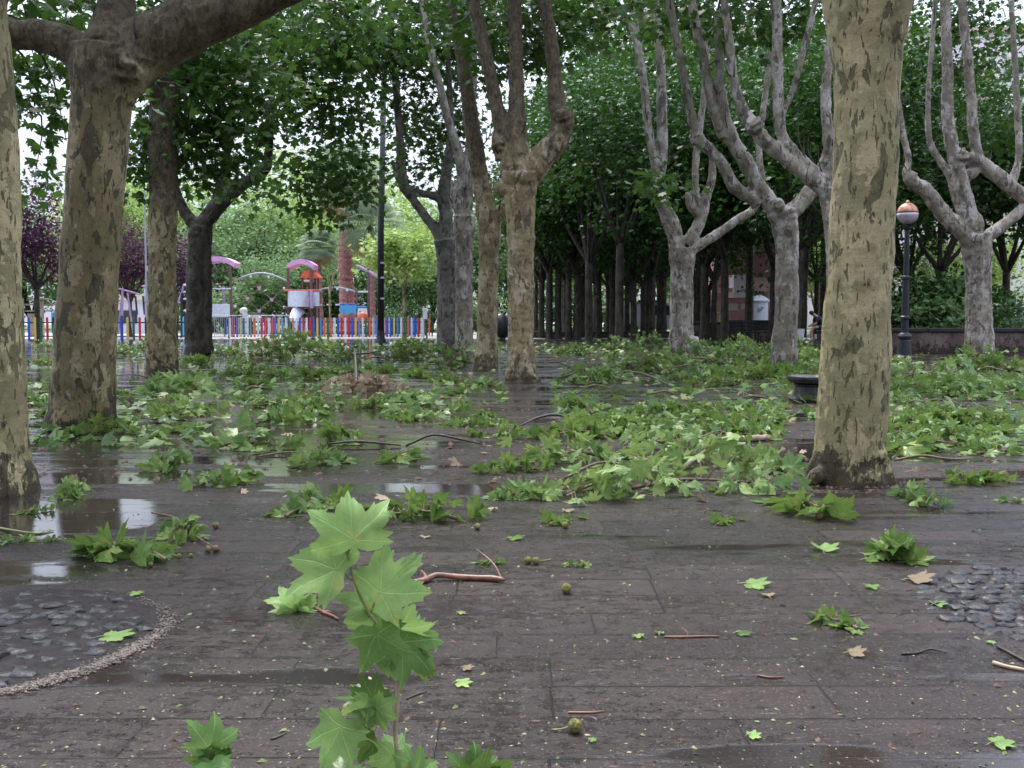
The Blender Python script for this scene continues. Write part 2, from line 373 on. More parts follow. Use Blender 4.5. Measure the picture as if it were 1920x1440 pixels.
def leaves_mesh(name, pos, tip, nrm, size, tint, lod, lc=False, rs=None):
    """pos (N,3) petiole joints; tip (N,3) directions; nrm (N,3) approx normals"""
    rs = rs or np.random.RandomState(1)
    tip = tip / (np.linalg.norm(tip, axis=1, keepdims=True) + 1e-9)
    nrm = nrm - tip * (nrm * tip).sum(1, keepdims=True)
    nrm = nrm / (np.linalg.norm(nrm, axis=1, keepdims=True) + 1e-9)
    side = np.cross(tip, nrm)
    which = rs.randint(0, len(TPL[lod]), len(pos))
    V = []; Lp = []; Ls = []; Lt = []; LC = []; TN = []; base = 0; lstart = 0
    for wi, (tv, tf) in enumerate(TPL[lod]):
        idx = np.where(which == wi)[0]
        if len(idx) == 0: continue
        n = len(idx); s = size[idx][:, None, None]
        asp = (0.85 + .3 * rs.rand(n))[:, None, None]
        cup = (rs.rand(n) * 2.0 - .4)[:, None, None]
        v = (side[idx][:, None, :] * tv[None, :, 0:1] * asp + tip[idx][:, None, :] * tv[None, :, 1:2] + nrm[idx][:, None, :] * tv[None, :, 2:3] * cup) * s + pos[idx][:, None, :]
        V.append(v.reshape(-1, 3))
        loops = np.concatenate([np.array(f) for f in tf]); tot = np.array([len(f) for f in tf])
        m = len(tv)
        Lp.append((loops[None, :] + (np.arange(n) * m)[:, None] + base).reshape(-1))
        Lt.append(np.tile(tot, n)); base += n * m
        LC.append(np.tile(tv, (n, 1))); TN.append(np.repeat(tint[idx], m))
    V = np.concatenate(V); Lp = np.concatenate(Lp); Lt = np.concatenate(Lt); Ls = np.concatenate([[0], np.cumsum(Lt)[:-1]])
    me = bpy.data.meshes.new(name); me.vertices.add(len(V)); me.vertices.foreach_set('co', V.reshape(-1).astype(np.float32))
    me.loops.add(len(Lp)); me.loops.foreach_set('vertex_index', Lp.astype(np.int32))
    me.polygons.add(len(Lt)); me.polygons.foreach_set('loop_start', Ls.astype(np.int32)); me.polygons.foreach_set('loop_total', Lt.astype(np.int32))
    me.polygons.foreach_set('use_smooth', np.ones(len(Lt), dtype=bool))
    a = me.attributes.new('tint', 'FLOAT', 'POINT'); a.data.foreach_set('value', np.concatenate(TN).astype(np.float32))
    if lc:
        a = me.attributes.new('lc', 'FLOAT_VECTOR', 'POINT'); a.data.foreach_set('vector', np.concatenate(LC).reshape(-1).astype(np.float32))
    me.update(calc_edges=True)
    return me

def crown_points(blobs, seed, clump_r=.28, per=22, leaf=.10, hang=.5, tn=(.0, 1.0)):
    """blobs: (cx,cy,cz, rx,ry,rz, number of leaves). Leaves sit in clumps along little twigs."""
    rs = np.random.RandomState(seed); P = []; T = []; N = []; S = []; TI = []; C = []
    for (cx, cy, cz, rx, ry, rz, cnt) in blobs:
        nc = max(1, int(cnt / per))
        for c in range(nc):
            d = rs.normal(size=3); d /= np.linalg.norm(d) + 1e-9
            r = rs.rand() ** (1 / 2.2)
            # lumpy outline
            lump = 1 + .28 * math.sin(d[0] * 4 + seed) * math.cos(d[2] * 5 + seed * 1.7) + .14 * math.sin(d[1] * 7 + d[2] * 6)
            ctr = np.array([cx + rx * d[0] * r * lump, cy + ry * d[1] * r * lump, cz + rz * d[2] * r * lump]); C.append(ctr)
            cr = clump_r * (.55 + .9 * rs.rand()); m = max(3, int(per * (.4 + 1.2 * rs.rand())))
            off = rs.normal(size=(m, 3)) * cr * np.array([1.1, 1.1, .55])
            p = ctr + off
            P.append(p)
            out = off + (np.array(d) * cr * .6) + rs.normal(size=(m, 3)) * cr * .5; out[:, 2] -= hang * cr * (.3 + rs.rand(m))
            T.append(out)
            nn = rs.normal(size=(m, 3)) * .55; nn[:, 2] += .9; N.append(nn)
            S.append(leaf * (.6 + .75 * rs.rand(m)))
            ct = .2 + .6 * rs.rand(); TI.append(np.clip(ct + rs.normal(size=m) * .2, tn[0], tn[1]))
    return np.concatenate(P), np.concatenate(T), np.concatenate(N), np.concatenate(S), np.concatenate(TI), C
def crown_mesh(name, blobs, seed, lod='low', **kw):
    p, t, n, s, ti, C = crown_points(blobs, seed, **kw)
    return leaves_mesh(name, p, t, n, s, ti, lod, rs=np.random.RandomState(seed)), C

# ------------------------------------------------------------------ ground
def ground_material():
    m, t, b, o = newmat('wet_paving'); N = NT(t)
    P = N.coord('Position')
    br = t.nodes.new('ShaderNodeTexBrick'); wob = N.noise(N.coord('Position', (.6, .6, 1)), 1, 2)
    jag = N.noise(N.coord('Position', (14, 14, 1)), 1, 3, .7)
    s0 = t.nodes.new('ShaderNodeSeparateXYZ'); t.links.new(P, s0.inputs[0])
    yy = N.math('ADD', s0.outputs[1], N.math('ADD', N.math('MULTIPLY', wob, .03), N.math('MULTIPLY', jag, .010)))
    rowid = N.math('FLOOR', N.math('DIVIDE', yy, .205))
    wn = t.nodes.new('ShaderNodeTexWhiteNoise'); wn.noise_dimensions = '1D'; t.links.new(rowid, wn.inputs['W'])
    xx = N.math('ADD', N.math('ADD', s0.outputs[0], N.math('MULTIPLY', jag, .012)), N.math('MULTIPLY', wn.outputs['Value'], 5.0))
    cmb = t.nodes.new('ShaderNodeCombineXYZ'); t.links.new(xx, cmb.inputs[0]); t.links.new(yy, cmb.inputs[1]); t.links.new(cmb.outputs[0], br.inputs['Vector'])
    br.inputs['Scale'].default_value = 1; br.inputs['Brick Width'].default_value = .66; br.inputs['Row Height'].default_value = .205
    br.inputs['Mortar Size'].default_value = .003; br.inputs['Mortar Smooth'].default_value = .6; br.offset = 0.0; br.squash = 1.0
    br.inputs['Color1'].default_value = (.0, .0, .0, 1); br.inputs['Color2'].default_value = (1, 1, 1, 1); br.inputs['Mortar'].default_value = (.5, .5, .5, 1)
    tone = t.nodes.new('ShaderNodeSeparateColor'); t.links.new(br.outputs['Color'], tone.inputs[0]); tone = tone.outputs[0]
    base = N.mix(tone, (.019, .0125, .011), (.060, .040, .034))
    big = N.noise(N.coord('Position', (.8, 1.6, 1)), 1, 4, .6)
    base = N.mix(N.ramp(big, .35, .65, 0, .5), base, (.040, .034, .030))
    pinkish = N.noise(N.coord('Position', (1.3, 3.5, 1), (4, 2, 0)), 1, 3)
    base = N.mix(N.ramp(pinkish, .55, .72, 0, .55), base, (.100, .072, .066))
    grit = N.noise(P, 260, 3, .8); grit2 = N.noise(P, 70, 4, .7)
    base = N.mix(N.ramp(grit, .42, .62, 0, .85), base, (.020, .016, .014))
    g3 = N.noise(P, 130, 2, .6); base = N.mix(N.ramp(g3, .60, .70, 0, .6), base, (.26, .21, .19))
    base = N.mix(N.ramp(grit2, .60, .70, 0, .55), base, (.20, .16, .145))
    base = N.mix(N.ramp(N.noise(P, 22, 6, .8), .50, .66, 0, .65), base, (.015, .012, .011))
    base = N.mix(N.ramp(N.noise(P, 34, 5, .75), .30, .44, .6, 0), base, (.04, .036, .030))
    base = N.mix(N.math('MULTIPLY', br.outputs['Fac'], .7), base, (.016, .014, .012))
    b2 = t.nodes.new('ShaderNodeTexBrick'); t.links.new(cmb.outputs[0], b2.inputs['Vector']); b2.inputs['Scale'].default_value = 1; b2.inputs['Brick Width'].default_value = .66; b2.inputs['Row Height'].default_value = .205
    b2.inputs['Mortar Size'].default_value = .022; b2.inputs['Mortar Smooth'].default_value = 1.0; b2.offset = 0.0; b2.squash = 1.0
    joint_dirt_shade = N.math('MULTIPLY', b2.outputs['Fac'], N.ramp(N.noise(N.coord('Position', (5, 22, 1), (3, 3, 0)), 1, 4, .7), .38, .62))  # broken band of joint dirt, with shadow along the slab edges painted in
    base = N.mix(N.math('MULTIPLY', joint_dirt_shade, .5), base, (.018, .015, .013))
    chip = N.ramp(N.noise(N.coord('Position', (16, 46, 1), (9, 3, 0)), 1, 4, .7), .66, .69)
    base = N.mix(N.math('MULTIPLY', chip, .6), base, (.20, .165, .155))
    # standing water: long shallow films following the courses
    pn = N.noise(N.coord('Position', (.55, 2.1, 1), (1.3, .35, 0)), 1, 5, .55)
    row = N.noise(N.coord('Position', (.2, 4.9, 1), (7, 0, 0)), 1, 1)
    pud = N.math('ADD', pn, N.math('MULTIPLY', N.math('SUBTRACT', row, .5), .22))
    pud = N.math('SUBTRACT', pud, N.math('MULTIPLY', tone, .05))
    sp = t.nodes.new('ShaderNodeSeparateXYZ'); t.links.new(N.coord('Position'), sp.inputs[0])
    leftw = N.math('MULTIPLY', N.ramp(sp.outputs[0], -4.5, .8, .12, 0.0), N.ramp(sp.outputs[1], 2.8, 4.0))
    faraway = N.ramp(sp.outputs[1], 2.6, 7.0, -.035, .075)
    for (px_, py_, rx_, ry_) in ((1690, 1425, .62, .085), (1440, 1405, .22, .05), (1095, 1262, .10, .05), (1400, 1275, .12, .05), (90, 960, .5, .30), (1450, 1050, .8, .10), (1850, 1270, .2, .04)):
        c_ = gr(px_, py_); dx = N.math('DIVIDE', N.math('SUBTRACT', sp.outputs[0], c_.x), rx_); dy_ = N.math('DIVIDE', N.math('SUBTRACT', sp.outputs[1], c_.y), ry_)
        d_ = N.math('SQRT', N.math('ADD', N.math('MULTIPLY', dx, dx), N.math('MULTIPLY', dy_, dy_)))
        faraway = N.math('ADD', faraway, N.ramp(d_, 1.5, .4, 0, .13))
    pud = N.math('ADD', N.math('ADD', pud, leftw), faraway)
    pm = N.ramp(N.math('ADD', pud, N.math('MULTIPLY', N.math('SUBTRACT', grit2, .5), .10)), .525, .60)
    base = N.mix(N.math('MULTIPLY', pm, .45), base, (.022, .018, .016))
    base = N.mix(N.ramp(sp.outputs[1], 44, 49), base, (.36, .34, .30))     # pale sanded ground round the playground
    mic = N.noise(N.coord('Position', (15, 24, 1), (2, 8, 0)), 1, 7, .78)
    mzone = N.noise(N.coord('Position', (.9, 2.4, 1), (12, 3, 0)), 1, 3)
    micm = N.ramp(N.math('ADD', mic, N.math('MULTIPLY', N.math('SUBTRACT', mzone, .5), .55)), .53, .60)
    wetm = N.math('MAXIMUM', pm, micm)
    base = N.mix(N.math('MULTIPLY', micm, .22), base, (.018, .014, .013))
    N.put(b.inputs['Base Color'], base)
    rg = N.ramp(N.noise(P, 18, 4, .6), .3, .7, .24, .46)
    mixr = N.math('ADD', N.math('MULTIPLY', rg, N.math('SUBTRACT', 1, wetm)), N.math('MULTIPLY', wetm, .045))
    mixr = N.math('ADD', mixr, N.math('MULTIPLY', N.math('SUBTRACT', tone, .5), .10))
    mixr = N.math('ADD', mixr, N.ramp(sp.outputs[1], 44, 50, 0, .35))
    N.put(b.inputs['Roughness'], mixr)
    dry = N.math('SUBTRACT', 1, N.math('MULTIPLY', wetm, .95))
    h = N.math('ADD', N.math('MULTIPLY', grit2, .5), N.math('MULTIPLY', grit, .35))
    h = N.math('SUBTRACT', h, N.math('MULTIPLY', br.outputs['Fac'], 1.0))
    h = N.math('MULTIPLY', h, dry)
    nb = N.bump(h, .9, .0045)
    slab = N.bump(N.math('MULTIPLY', tone, 1.0), .5, .006, nb)
    N.put(b.inputs['Normal'], slab); N.put(b.inputs['Specular IOR Level'], N.ramp(wetm, 0, 1, .20, .5))
    return m
M['ground'] = ground_material()
gb = MB(); gb.add([(-300, -30, 0), (300, -30, 0), (300, 60, 0), (-300, 60, 0), (-300, 420, 0), (300, 420, 0)], [(0, 1, 2, 3), (3, 2, 5, 4)])
g = gb.build('ground', M['ground']); tag(g, kind='structure')

# path of pale sand and lawn beyond the square
M['sand'] = simple('pale_sand', (.42, .37, .34), .8, .2, 3)
M['grass_far'] = simple('lawn_green', (.10, .17, .05), .9, .4, 6)
pb = MB(); pb.box((0, 61, .004), (240, 16, .008)); tag(pb.build('sand_path', M['sand']), kind='structure')
pb = MB(); pb.box((0, 120, .006), (300, 100, .012)); tag(pb.build('lawn', M['grass_far']), kind='structure')

# ------------------------------------------------------------------ trunks
def trunk_mesh(name, Y, limbs, vox, seed, extra=None, jit=.12):
    mb = MB(); K = k_(Y)
    for li, L in enumerate(limbs):
        pts = []; rad = []
        for p in L:
            dy = p[3] if len(p) > 3 else 0.0
            q = at(p[0], p[1], Y + dy)
            if li == 0 and len(pts) == 0: q.z = -.10
            pts.append(q); rad.append(max(p[2] * K * (.5 if li == 0 else .45), vox * .9))
        mb.tube(pts, rad, n=18 if li == 0 else 12, jit=jit * (1.0 if li == 0 else 1.6), seed=seed + li, smooth=5)
    if extra:
        for (x, y, r, dy) in extra: mb.sphere(at(x, y, Y + dy), r * K * .5, 14, 9, jit=.5, seed=seed + x * .1)
    return mb.mesh(name, True)
def plane_tree(label, Y, limbs, mat, vox, seed, crown=None, extra=None, group='plane trees standing in the square', leaf=.10, lod='low', per=22, clump=.28, jit=.12, tint=(0, 1)):
    p0 = limbs[0][0]; base = at(p0[0], p0[1], Y); base.z = 0
    root = thing('plane_tree', base, label, 'tree', group)
    # root flare carries the trunk down to the paving
    me = trunk_mesh('trunk', Y, limbs, vox, seed, extra, jit)
    o = link('trunk', me, mat, root)
    md = o.modifiers.new('remesh', 'REMESH'); md.mode = 'VOXEL'; md.voxel_size = vox; md.use_smooth_shade = True
    sm = o.modifiers.new('smooth', 'SMOOTH'); sm.factor = .5; sm.iterations = 3
    tx = bpy.data.textures.new('lump', 'CLOUDS'); tx.noise_scale = .11; tx.noise_depth = 2
    dm = o.modifiers.new('lump', 'DISPLACE'); dm.texture = tx; dm.strength = .014 if Y < 10 else .030; dm.mid_level = .5; dm.texture_coords = 'GLOBAL'
    if crown:
        bl = []
        for (x, y, rx, ry, Yb, ryd, cnt) in crown:
            c = at(x, y, Yb); K = k_(Yb); bl.append((c.x, c.y, c.z, rx * K, ryd, ry * K, int(cnt * (1.7 if y < -100 else (1.5 if x < 800 else 1.8)))))
        cm, C = crown_mesh('crown', bl, seed + 100, lod=lod, leaf=leaf, per=per, clump_r=clump, tn=tint)
        link('crown', cm, M['leaf_crown'], root)
        # fine twigs carrying the clumps, drawn from the nearest limb point
        nt_ = 0; nodes = [at(p[0], p[1], Y + (p[3] if len(p) > 3 else 0)) for L in limbs[1:] for p in L] or [at(*limbs[0][-1][:2], Y)]
        rs = random.Random(seed)
        for c in C:
            if rs.random() > .3 or nt_ > 55: continue
            c = Vector(c); q = min(nodes, key=lambda a: (a - c).length)
            if (q - c).length > 2.2: q = c + (q - c).normalized() * 1.4
            mid = (q + c) / 2 + Vector((rs.uniform(-.2, .2), rs.uniform(-.2, .2), rs.uniform(-.05, .3)))
            nt_ += 1; tb = MB(); tb.tube([q, mid, c], [.016, .010, .004], n=4, smooth=3); tb.build('twig', M['twig_dark'], root)
        for L in limbs[1:]:
            for _ in range(3):
                i = rs.randrange(len(L)); p = L[i]; q = at(p[0], p[1], Y + (p[3] if len(p) > 3 else 0)); a_ = rs.uniform(0, 6.28); ln = rs.uniform(.3, .9)
                if q.z < 2.2: continue
                e = q + Vector((math.cos(a_) * .35 * ln, math.sin(a_) * .35 * ln, ln * rs.uniform(.5, 1)))
                if nt_ > 96: continue
                nt_ += 1; tb = MB(); tb.tube([q, q.lerp(e, .5) + Vector((math.cos(a_) * .1, math.sin(a_) * .1, -.03)), e], [.014, .010, .004], n=5, smooth=3); tb.build('twig', M['twig_dark'], root)
    return root

S_ = 'plane trees standing in the square'
# R: the big mottled trunk at the right
plane_tree('thick olive and tan mottled trunk nearest on the right, in front of the fallen branches', 5.59, [
    [(1590, 912, 152), (1589, 895, 142), (1590, 860, 134), (1598, 790, 130), (1603, 690, 128), (1607, 600, 124), (1612, 500, 119), (1618, 400, 117), (1622, 300, 115), (1626, 200, 115), (1627, 120, 124), (1626, 50, 146), (1626, 0, 160), (1626, -40, 150)],
    [(1600, 20, 95), (1560, -60, 84, .1), (1500, -190, 66, .2), (1440, -380, 48, .3)],
    [(1655, 20, 100), (1700, -70, 80, -.1), (1740, -240, 60, -.1), (1750, -450, 44)],
    [(1628, 0, 110), (1632, -160, 74, .3), (1620, -420, 50, .6)],
    [(1540, 850, 30), (1527, 885, 36), (1520, 912, 34)], [(1640, 840, 40), (1652, 880, 46), (1660, 912, 50)]],
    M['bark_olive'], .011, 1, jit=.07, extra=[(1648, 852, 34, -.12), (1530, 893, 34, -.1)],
    crown=[(1500, -460, 380, 110, 6.2, 1.5, 200), (1760, -460, 360, 120, 5.6, 1.5, 220)])
# LL: trunk cut by the left edge of the picture
plane_tree('olive trunk cut by the left edge of the photo, its foot dark', 5.25, [
    [(-2, 932, 150), (-4, 905, 146), (-12, 850, 136), (-20, 760, 132), (-26, 620, 130), (-30, 450, 128), (-34, 300, 128), (-38, 150, 124), (-48, 20, 118), (-56, -60, 110)],
    [(-40, 20, 80), (20, -90, 66, .1), (90, -250, 48, .2)], [(-60, 0, 86), (-160, -120, 66), (-260, -300, 50)]],
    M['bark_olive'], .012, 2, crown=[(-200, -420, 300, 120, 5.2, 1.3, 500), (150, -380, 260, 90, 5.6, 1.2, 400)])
# L: big trunk with the massive dark limb
plane_tree('stout grey-olive trunk at the left with a massive dark limb reaching right', 8.3, [
    [(152, 812, 136), (153, 790, 126), (156, 740, 118), (160, 650, 112), (168, 500, 107), (176, 380, 105), (184, 260, 105), (190, 190, 110), (196, 130, 124), (198, 90, 120)],
    [(205, 140, 120), (262, 95, 124, .05), (340, 52, 116, .1), (420, 24, 100, .1), (500, -8, 80, .1), (570, -40, 66, .1), (650, -110, 50, .1)],
    [(185, 130, 90), (130, 85, 76), (80, 68, 66), (20, 62, 60), (-60, 30, 52, .1), (-140, -60, 40, .2)],
    [(200, 100, 100), (215, 20, 80, .2), (225, -80, 66, .4), (215, -260, 48, .6)],
    [(100, 770, 30), (94, 800, 34), (86, 816, 30)], [(232, 190, 46), (248, 150, 66), (270, 110, 70)]],
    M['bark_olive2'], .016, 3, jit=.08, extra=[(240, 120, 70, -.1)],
    crown=[(75, 195, 58, 90, 9.6, .5, 300), (110, 20, 85, 45, 8.9, .5, 200), (60, 330, 22, 40, 10.5, .3, 40), (100, -260, 300, 140, 8.6, 1.6, 700), (450, -230, 260, 120, 8.8, 1.4, 600), (600, 40, 110, 60, 14, 1.2, 330), (130, 60, 100, 50, 11, .8, 200)], leaf=.085, lod='mid')
# A
plane_tree('upright mottled trunk behind the stout left one, beside the rainbow fence gap', 17.4, [
    [(304, 700, 64), (304, 685, 60), (304, 600, 54), (305, 520, 51), (305, 450, 51), (306, 350, 53), (304, 280, 50), (306, 210, 54), (312, 160, 52), (322, 60, 38), (330, -60, 30)],
    [(308, 200, 34), (345, 150, 26, .4), (380, 60, 20, .6), (390, -40, 15, .8)], [(304, 210, 30), (275, 150, 24, -.4), (250, 60, 18, -.4)],
    [(308, 340, 24), (340, 300, 16, .6), (370, 240, 12, 1.0)]],
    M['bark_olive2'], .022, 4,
    crown=[(360, 230, 120, 90, 18.0, 1.3, 1100), (270, 330, 50, 60, 17.6, .7, 220), (430, 150, 120, 90, 18.6, 1.4, 900), (420, 330, 70, 40, 18.6, .8, 200), (300, 60, 160, 60, 17.6, 1.4, 700), (350, -220, 280, 130, 17.5, 2.2, 1500)], leaf=.105)
# B
plane_tree('twin-stemmed dark trunk with a bent bare limb, left of the playground', 25.0, [
    [(366, 668, 46), (367, 640, 38), (367, 560, 36), (370, 470, 37), (376, 425, 42)],
    [(391, 664, 22), (390, 600, 18), (389, 500, 19), (388, 440, 22), (392, 400, 26)],
    [(376, 430, 40), (396, 400, 34), (430, 366, 29), (470, 336, 25), (497, 317, 23), (503, 290, 19), (508, 230, 15), (512, 150, 12), (520, 30, 10)],
    [(368, 425, 30), (345, 395, 24), (328, 350, 20), (325, 280, 16)],
    [(388, 405, 26), (412, 360, 20, .4), (425, 290, 17, .6), (438, 200, 14, .6), (446, 80, 11, .8)]],
    M['bark_dark'], .030, 5,
    crown=[(560, 120, 110, 110, 24.0, 2.0, 1500), (610, 330, 85, 75, 23.0, 1.4, 800), (450, 60, 140, 90, 25.5, 2.0, 1500), (660, 40, 110, 80, 22, 1.6, 700), (430, 300, 55, 60, 26.0, 1.2, 260), (640, 230, 60, 60, 24, 1.2, 300), (560, -180, 220, 110, 25, 3, 1300)], leaf=.115, per=26, clump=.36)
# C1, C2
plane_tree('grey trunk with a bare elbowed limb, leftmost of the middle clump', 27.0, [
    [(838, 672, 46), (838, 640, 40), (838, 560, 36), (838, 490, 38), (834, 450, 42)],
    [(832, 455, 30), (815, 428, 22), (797, 405, 20), (775, 375, 18), (759, 352, 22), (751, 325, 26), (751, 280, 19), (747, 220, 16), (741, 150, 14), (733, 60, 12), (727, -10, 11)],
    [(836, 450, 36), (836, 400, 30), (832, 360, 30), (840, 310, 20), (845, 240, 15), (842, 150, 13), (838, 40, 10)],
    [(830, 372, 22), (805, 365, 16), (780, 360, 17), (758, 350, 18)]],
    M['bark_grey_dark'], .026, 6,
    crown=[(820, 230, 70, 120, 28.5, 1.8, 900), (700, 90, 110, 100, 27, 1.8, 1100), (770, 200, 60, 90, 28, 1.5, 350), (830, 60, 110, 90, 28, 2, 1000), (800, -160, 200, 120, 27, 3, 1200), (790, 330, 25, 22, 27, .6, 60)], leaf=.12, per=26, clump=.38)
plane_tree('pale trunk with smooth grey limbs, second in the middle clump', 24.0, [
    [(870, 672, 40), (870, 640, 34), (870, 560, 32), (870, 470, 33), (870, 425, 42), (870, 405, 40)],
    [(866, 412, 22), (861, 370, 19), (866, 330, 21), (858, 280, 21), (840, 225, 18), (818, 135, 16), (800, 60, 14), (790, -20, 13)],
    [(876, 412, 20), (880, 360, 17), (877, 300, 17), (882, 240, 14), (890, 130, 12), (884, 0, 10)],
    [(866, 410, 14), (852, 385, 12), (850, 340, 12)]],
    M['bark_grey'], .024, 7,
    crown=[(900, 20, 90, 70, 25, 1.6, 500), (860, -180, 160, 120, 24, 2.4, 900)], leaf=.115, per=24, clump=.34)
# M2, M1
plane_tree('slim olive trunk with one long leaning limb, just left of the central trunk', 18.4, [
    [(911, 702, 58), (911, 688, 48), (913, 640, 41), (915, 560, 38), (917, 480, 39), (917, 430, 42), (914, 395, 44)],
    [(913, 405, 44), (902, 345, 37), (893, 285, 34), (883, 220, 33), (869, 120, 30), (856, 50, 27), (846, -30, 24)],
    [(922, 425, 26), (934, 402, 26), (944, 388, 20)], [(893, 285, 22), (876, 230, 18, .4), (868, 120, 15, .6), (858, 0, 13, .8)]],
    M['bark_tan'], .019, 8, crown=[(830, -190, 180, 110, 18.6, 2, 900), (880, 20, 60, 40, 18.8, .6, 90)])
plane_tree('central candelabra trunk with a knobbly bulging right limb', 14.7, [
    [(978, 724, 68), (978, 708, 60), (977, 670, 52), (977, 600, 49), (976, 500, 50), (976, 430, 52), (975, 370, 60), (976, 325, 72)],
    [(962, 335, 50), (950, 285, 38), (937, 225, 31), (921, 150, 28), (906, 80, 26), (891, 15, 26), (876, -60, 24)],
    [(976, 325, 54), (970, 260, 42), (968, 180, 33), (967, 100, 29), (965, 0, 28), (963, -90, 24)],
    [(990, 330, 58), (1018, 295, 52), (1043, 262, 50), (1055, 232, 46), (1044, 200, 38), (1040, 140, 31), (1030, 60, 28), (1020, 0, 28), (1012, -90, 24)],
    [(958, 360, 40), (940, 350, 34), (932, 343, 22)], [(940, 300, 26), (934, 265, 30), (938, 240, 22)]],
    M['bark_tan'], .016, 9, extra=[(1062, 225, 34, -.05), (1052, 215, 30, -.12), (935, 272, 28, -.08), (1000, 715, 30, -.1)],
    crown=[(960, 60, 150, 70, 17, 1.4, 620), (1090, 30, 110, 60, 18, 1.4, 380), (960, -210, 240, 120, 14.7, 2, 1100), (1060, 330, 22, 30, 15.5, .4, 20)])
# H (mostly hidden behind R), T, T2, T3
plane_tree('grey trunk almost hidden behind the big right trunk, bare limbs showing to its left', 15.0, [
    [(1574, 716, 54), (1574, 690, 48), (1573, 560, 45), (1570, 450, 45), (1564, 380, 48), (1558, 352, 46)],
    [(1560, 365, 40), (1520, 332, 36), (1478, 300, 32), (1436, 266, 30), (1415, 238, 32), (1392, 205, 24), (1376, 150, 19), (1366, 64, 16), (1354, -20, 14)],
    [(1556, 350, 34), (1524, 322, 28), (1488, 285, 24), (1464, 248, 24), (1459, 171, 22), (1457, 64, 21), (1455, -30, 19)],
    [(1466, 235, 12), (1472, 205, 10), (1489, 162, 12), (1506, 94, 13), (1528, 10, 12), (1540, -50, 11)],
    [(1562, 350, 34), (1556, 280, 26), (1548, 180, 22), (1560, 40, 18)]],
    M['bark_grey'], .016, 10, extra=[(1414, 235, 32, -.1)],
    crown=[(1440, 20, 130, 60, 17.5, 1.3, 420), (1450, -180, 240, 110, 15, 2, 900)])
plane_tree('pale smooth trunk forking low, with a round knob at its crotch, right of centre', 17.8, [
    [(1469, 704, 56), (1470, 688, 50), (1471, 640, 46), (1475, 560, 42), (1476, 480, 42), (1472, 425, 48), (1466, 396, 56)],
    [(1462, 400, 42), (1446, 382, 38), (1418, 344, 34), (1396, 300, 32), (1370, 256, 30), (1353, 192, 25), (1348, 110, 19), (1345, 20, 13)],
    [(1358, 258, 22), (1337, 205, 20), (1322, 128, 19), (1306, 51, 19), (1292, -20, 17)],
    [(1422, 385, 28), (1410, 370, 30), (1379, 352, 27), (1357, 312, 24), (1335, 286, 24), (1309, 258, 24), (1294, 205, 19), (1279, 128, 17), (1258, 21, 16), (1248, -50, 14)],
    [(1474, 404, 40), (1497, 386, 34), (1519, 358, 32), (1541, 322, 30), (1556, 280, 24)]],
    M['bark_grey'], .017, 11, extra=[(1459, 384, 24, -.22), (1305, 258, 26, 0)],
    crown=[(1330, 20, 150, 60, 20, 1.5, 480), (1350, -190, 260, 120, 18, 2.2, 1100), (1240, 340, 20, 40, 18.5, .4, 50)])
plane_tree('leaning pale trunk with a dark decayed base and twisted upright limbs', 23.0, [
    [(1277, 676, 52), (1277, 655, 47), (1278, 600, 44), (1278, 520, 43), (1280, 465, 50)],
    [(1272, 470, 36), (1262, 428, 34), (1243, 385, 30), (1233, 350, 26), (1241, 299, 23), (1241, 214, 22), (1239, 128, 20), (1232, 43, 18), (1225, -30, 16)],
    [(1233, 345, 20), (1228, 307, 19), (1215, 235, 18), (1207, 150, 17), (1193, 77, 16), (1180, 48, 12), (1143, 4, 8)],
    [(1194, 80, 12), (1192, 20, 11), (1186, -40, 10)],
    [(1288, 460, 28), (1314, 412, 24), (1324, 367, 22), (1334, 340, 18), (1337, 278, 15)],
    [(1316, 405, 16), (1305, 352, 14), (1305, 299, 15), (1318, 192, 13), (1326, 85, 12), (1330, -20, 10)],
    [(1296, 468, 24), (1335, 445, 20), (1378, 415, 18), (1414, 390, 17), (1429, 342, 14), (1423, 278, 13), (1433, 192, 13), (1442, 120, 13), (1448, 20, 11)],
    [(1310, 405, 18), (1296, 385, 20), (1290, 360, 14)]],
    M['bark_grey'], .020, 12, extra=[(1234, 352, 34, 0), (1300, 640, 24, -.15)],
    crown=[(1225, 340, 26, 45, 22.6, .5, 60), (1180, 30, 140, 70, 25, 1.8, 800), (1220, -170, 220, 110, 23, 2.6, 1000)], leaf=.11)
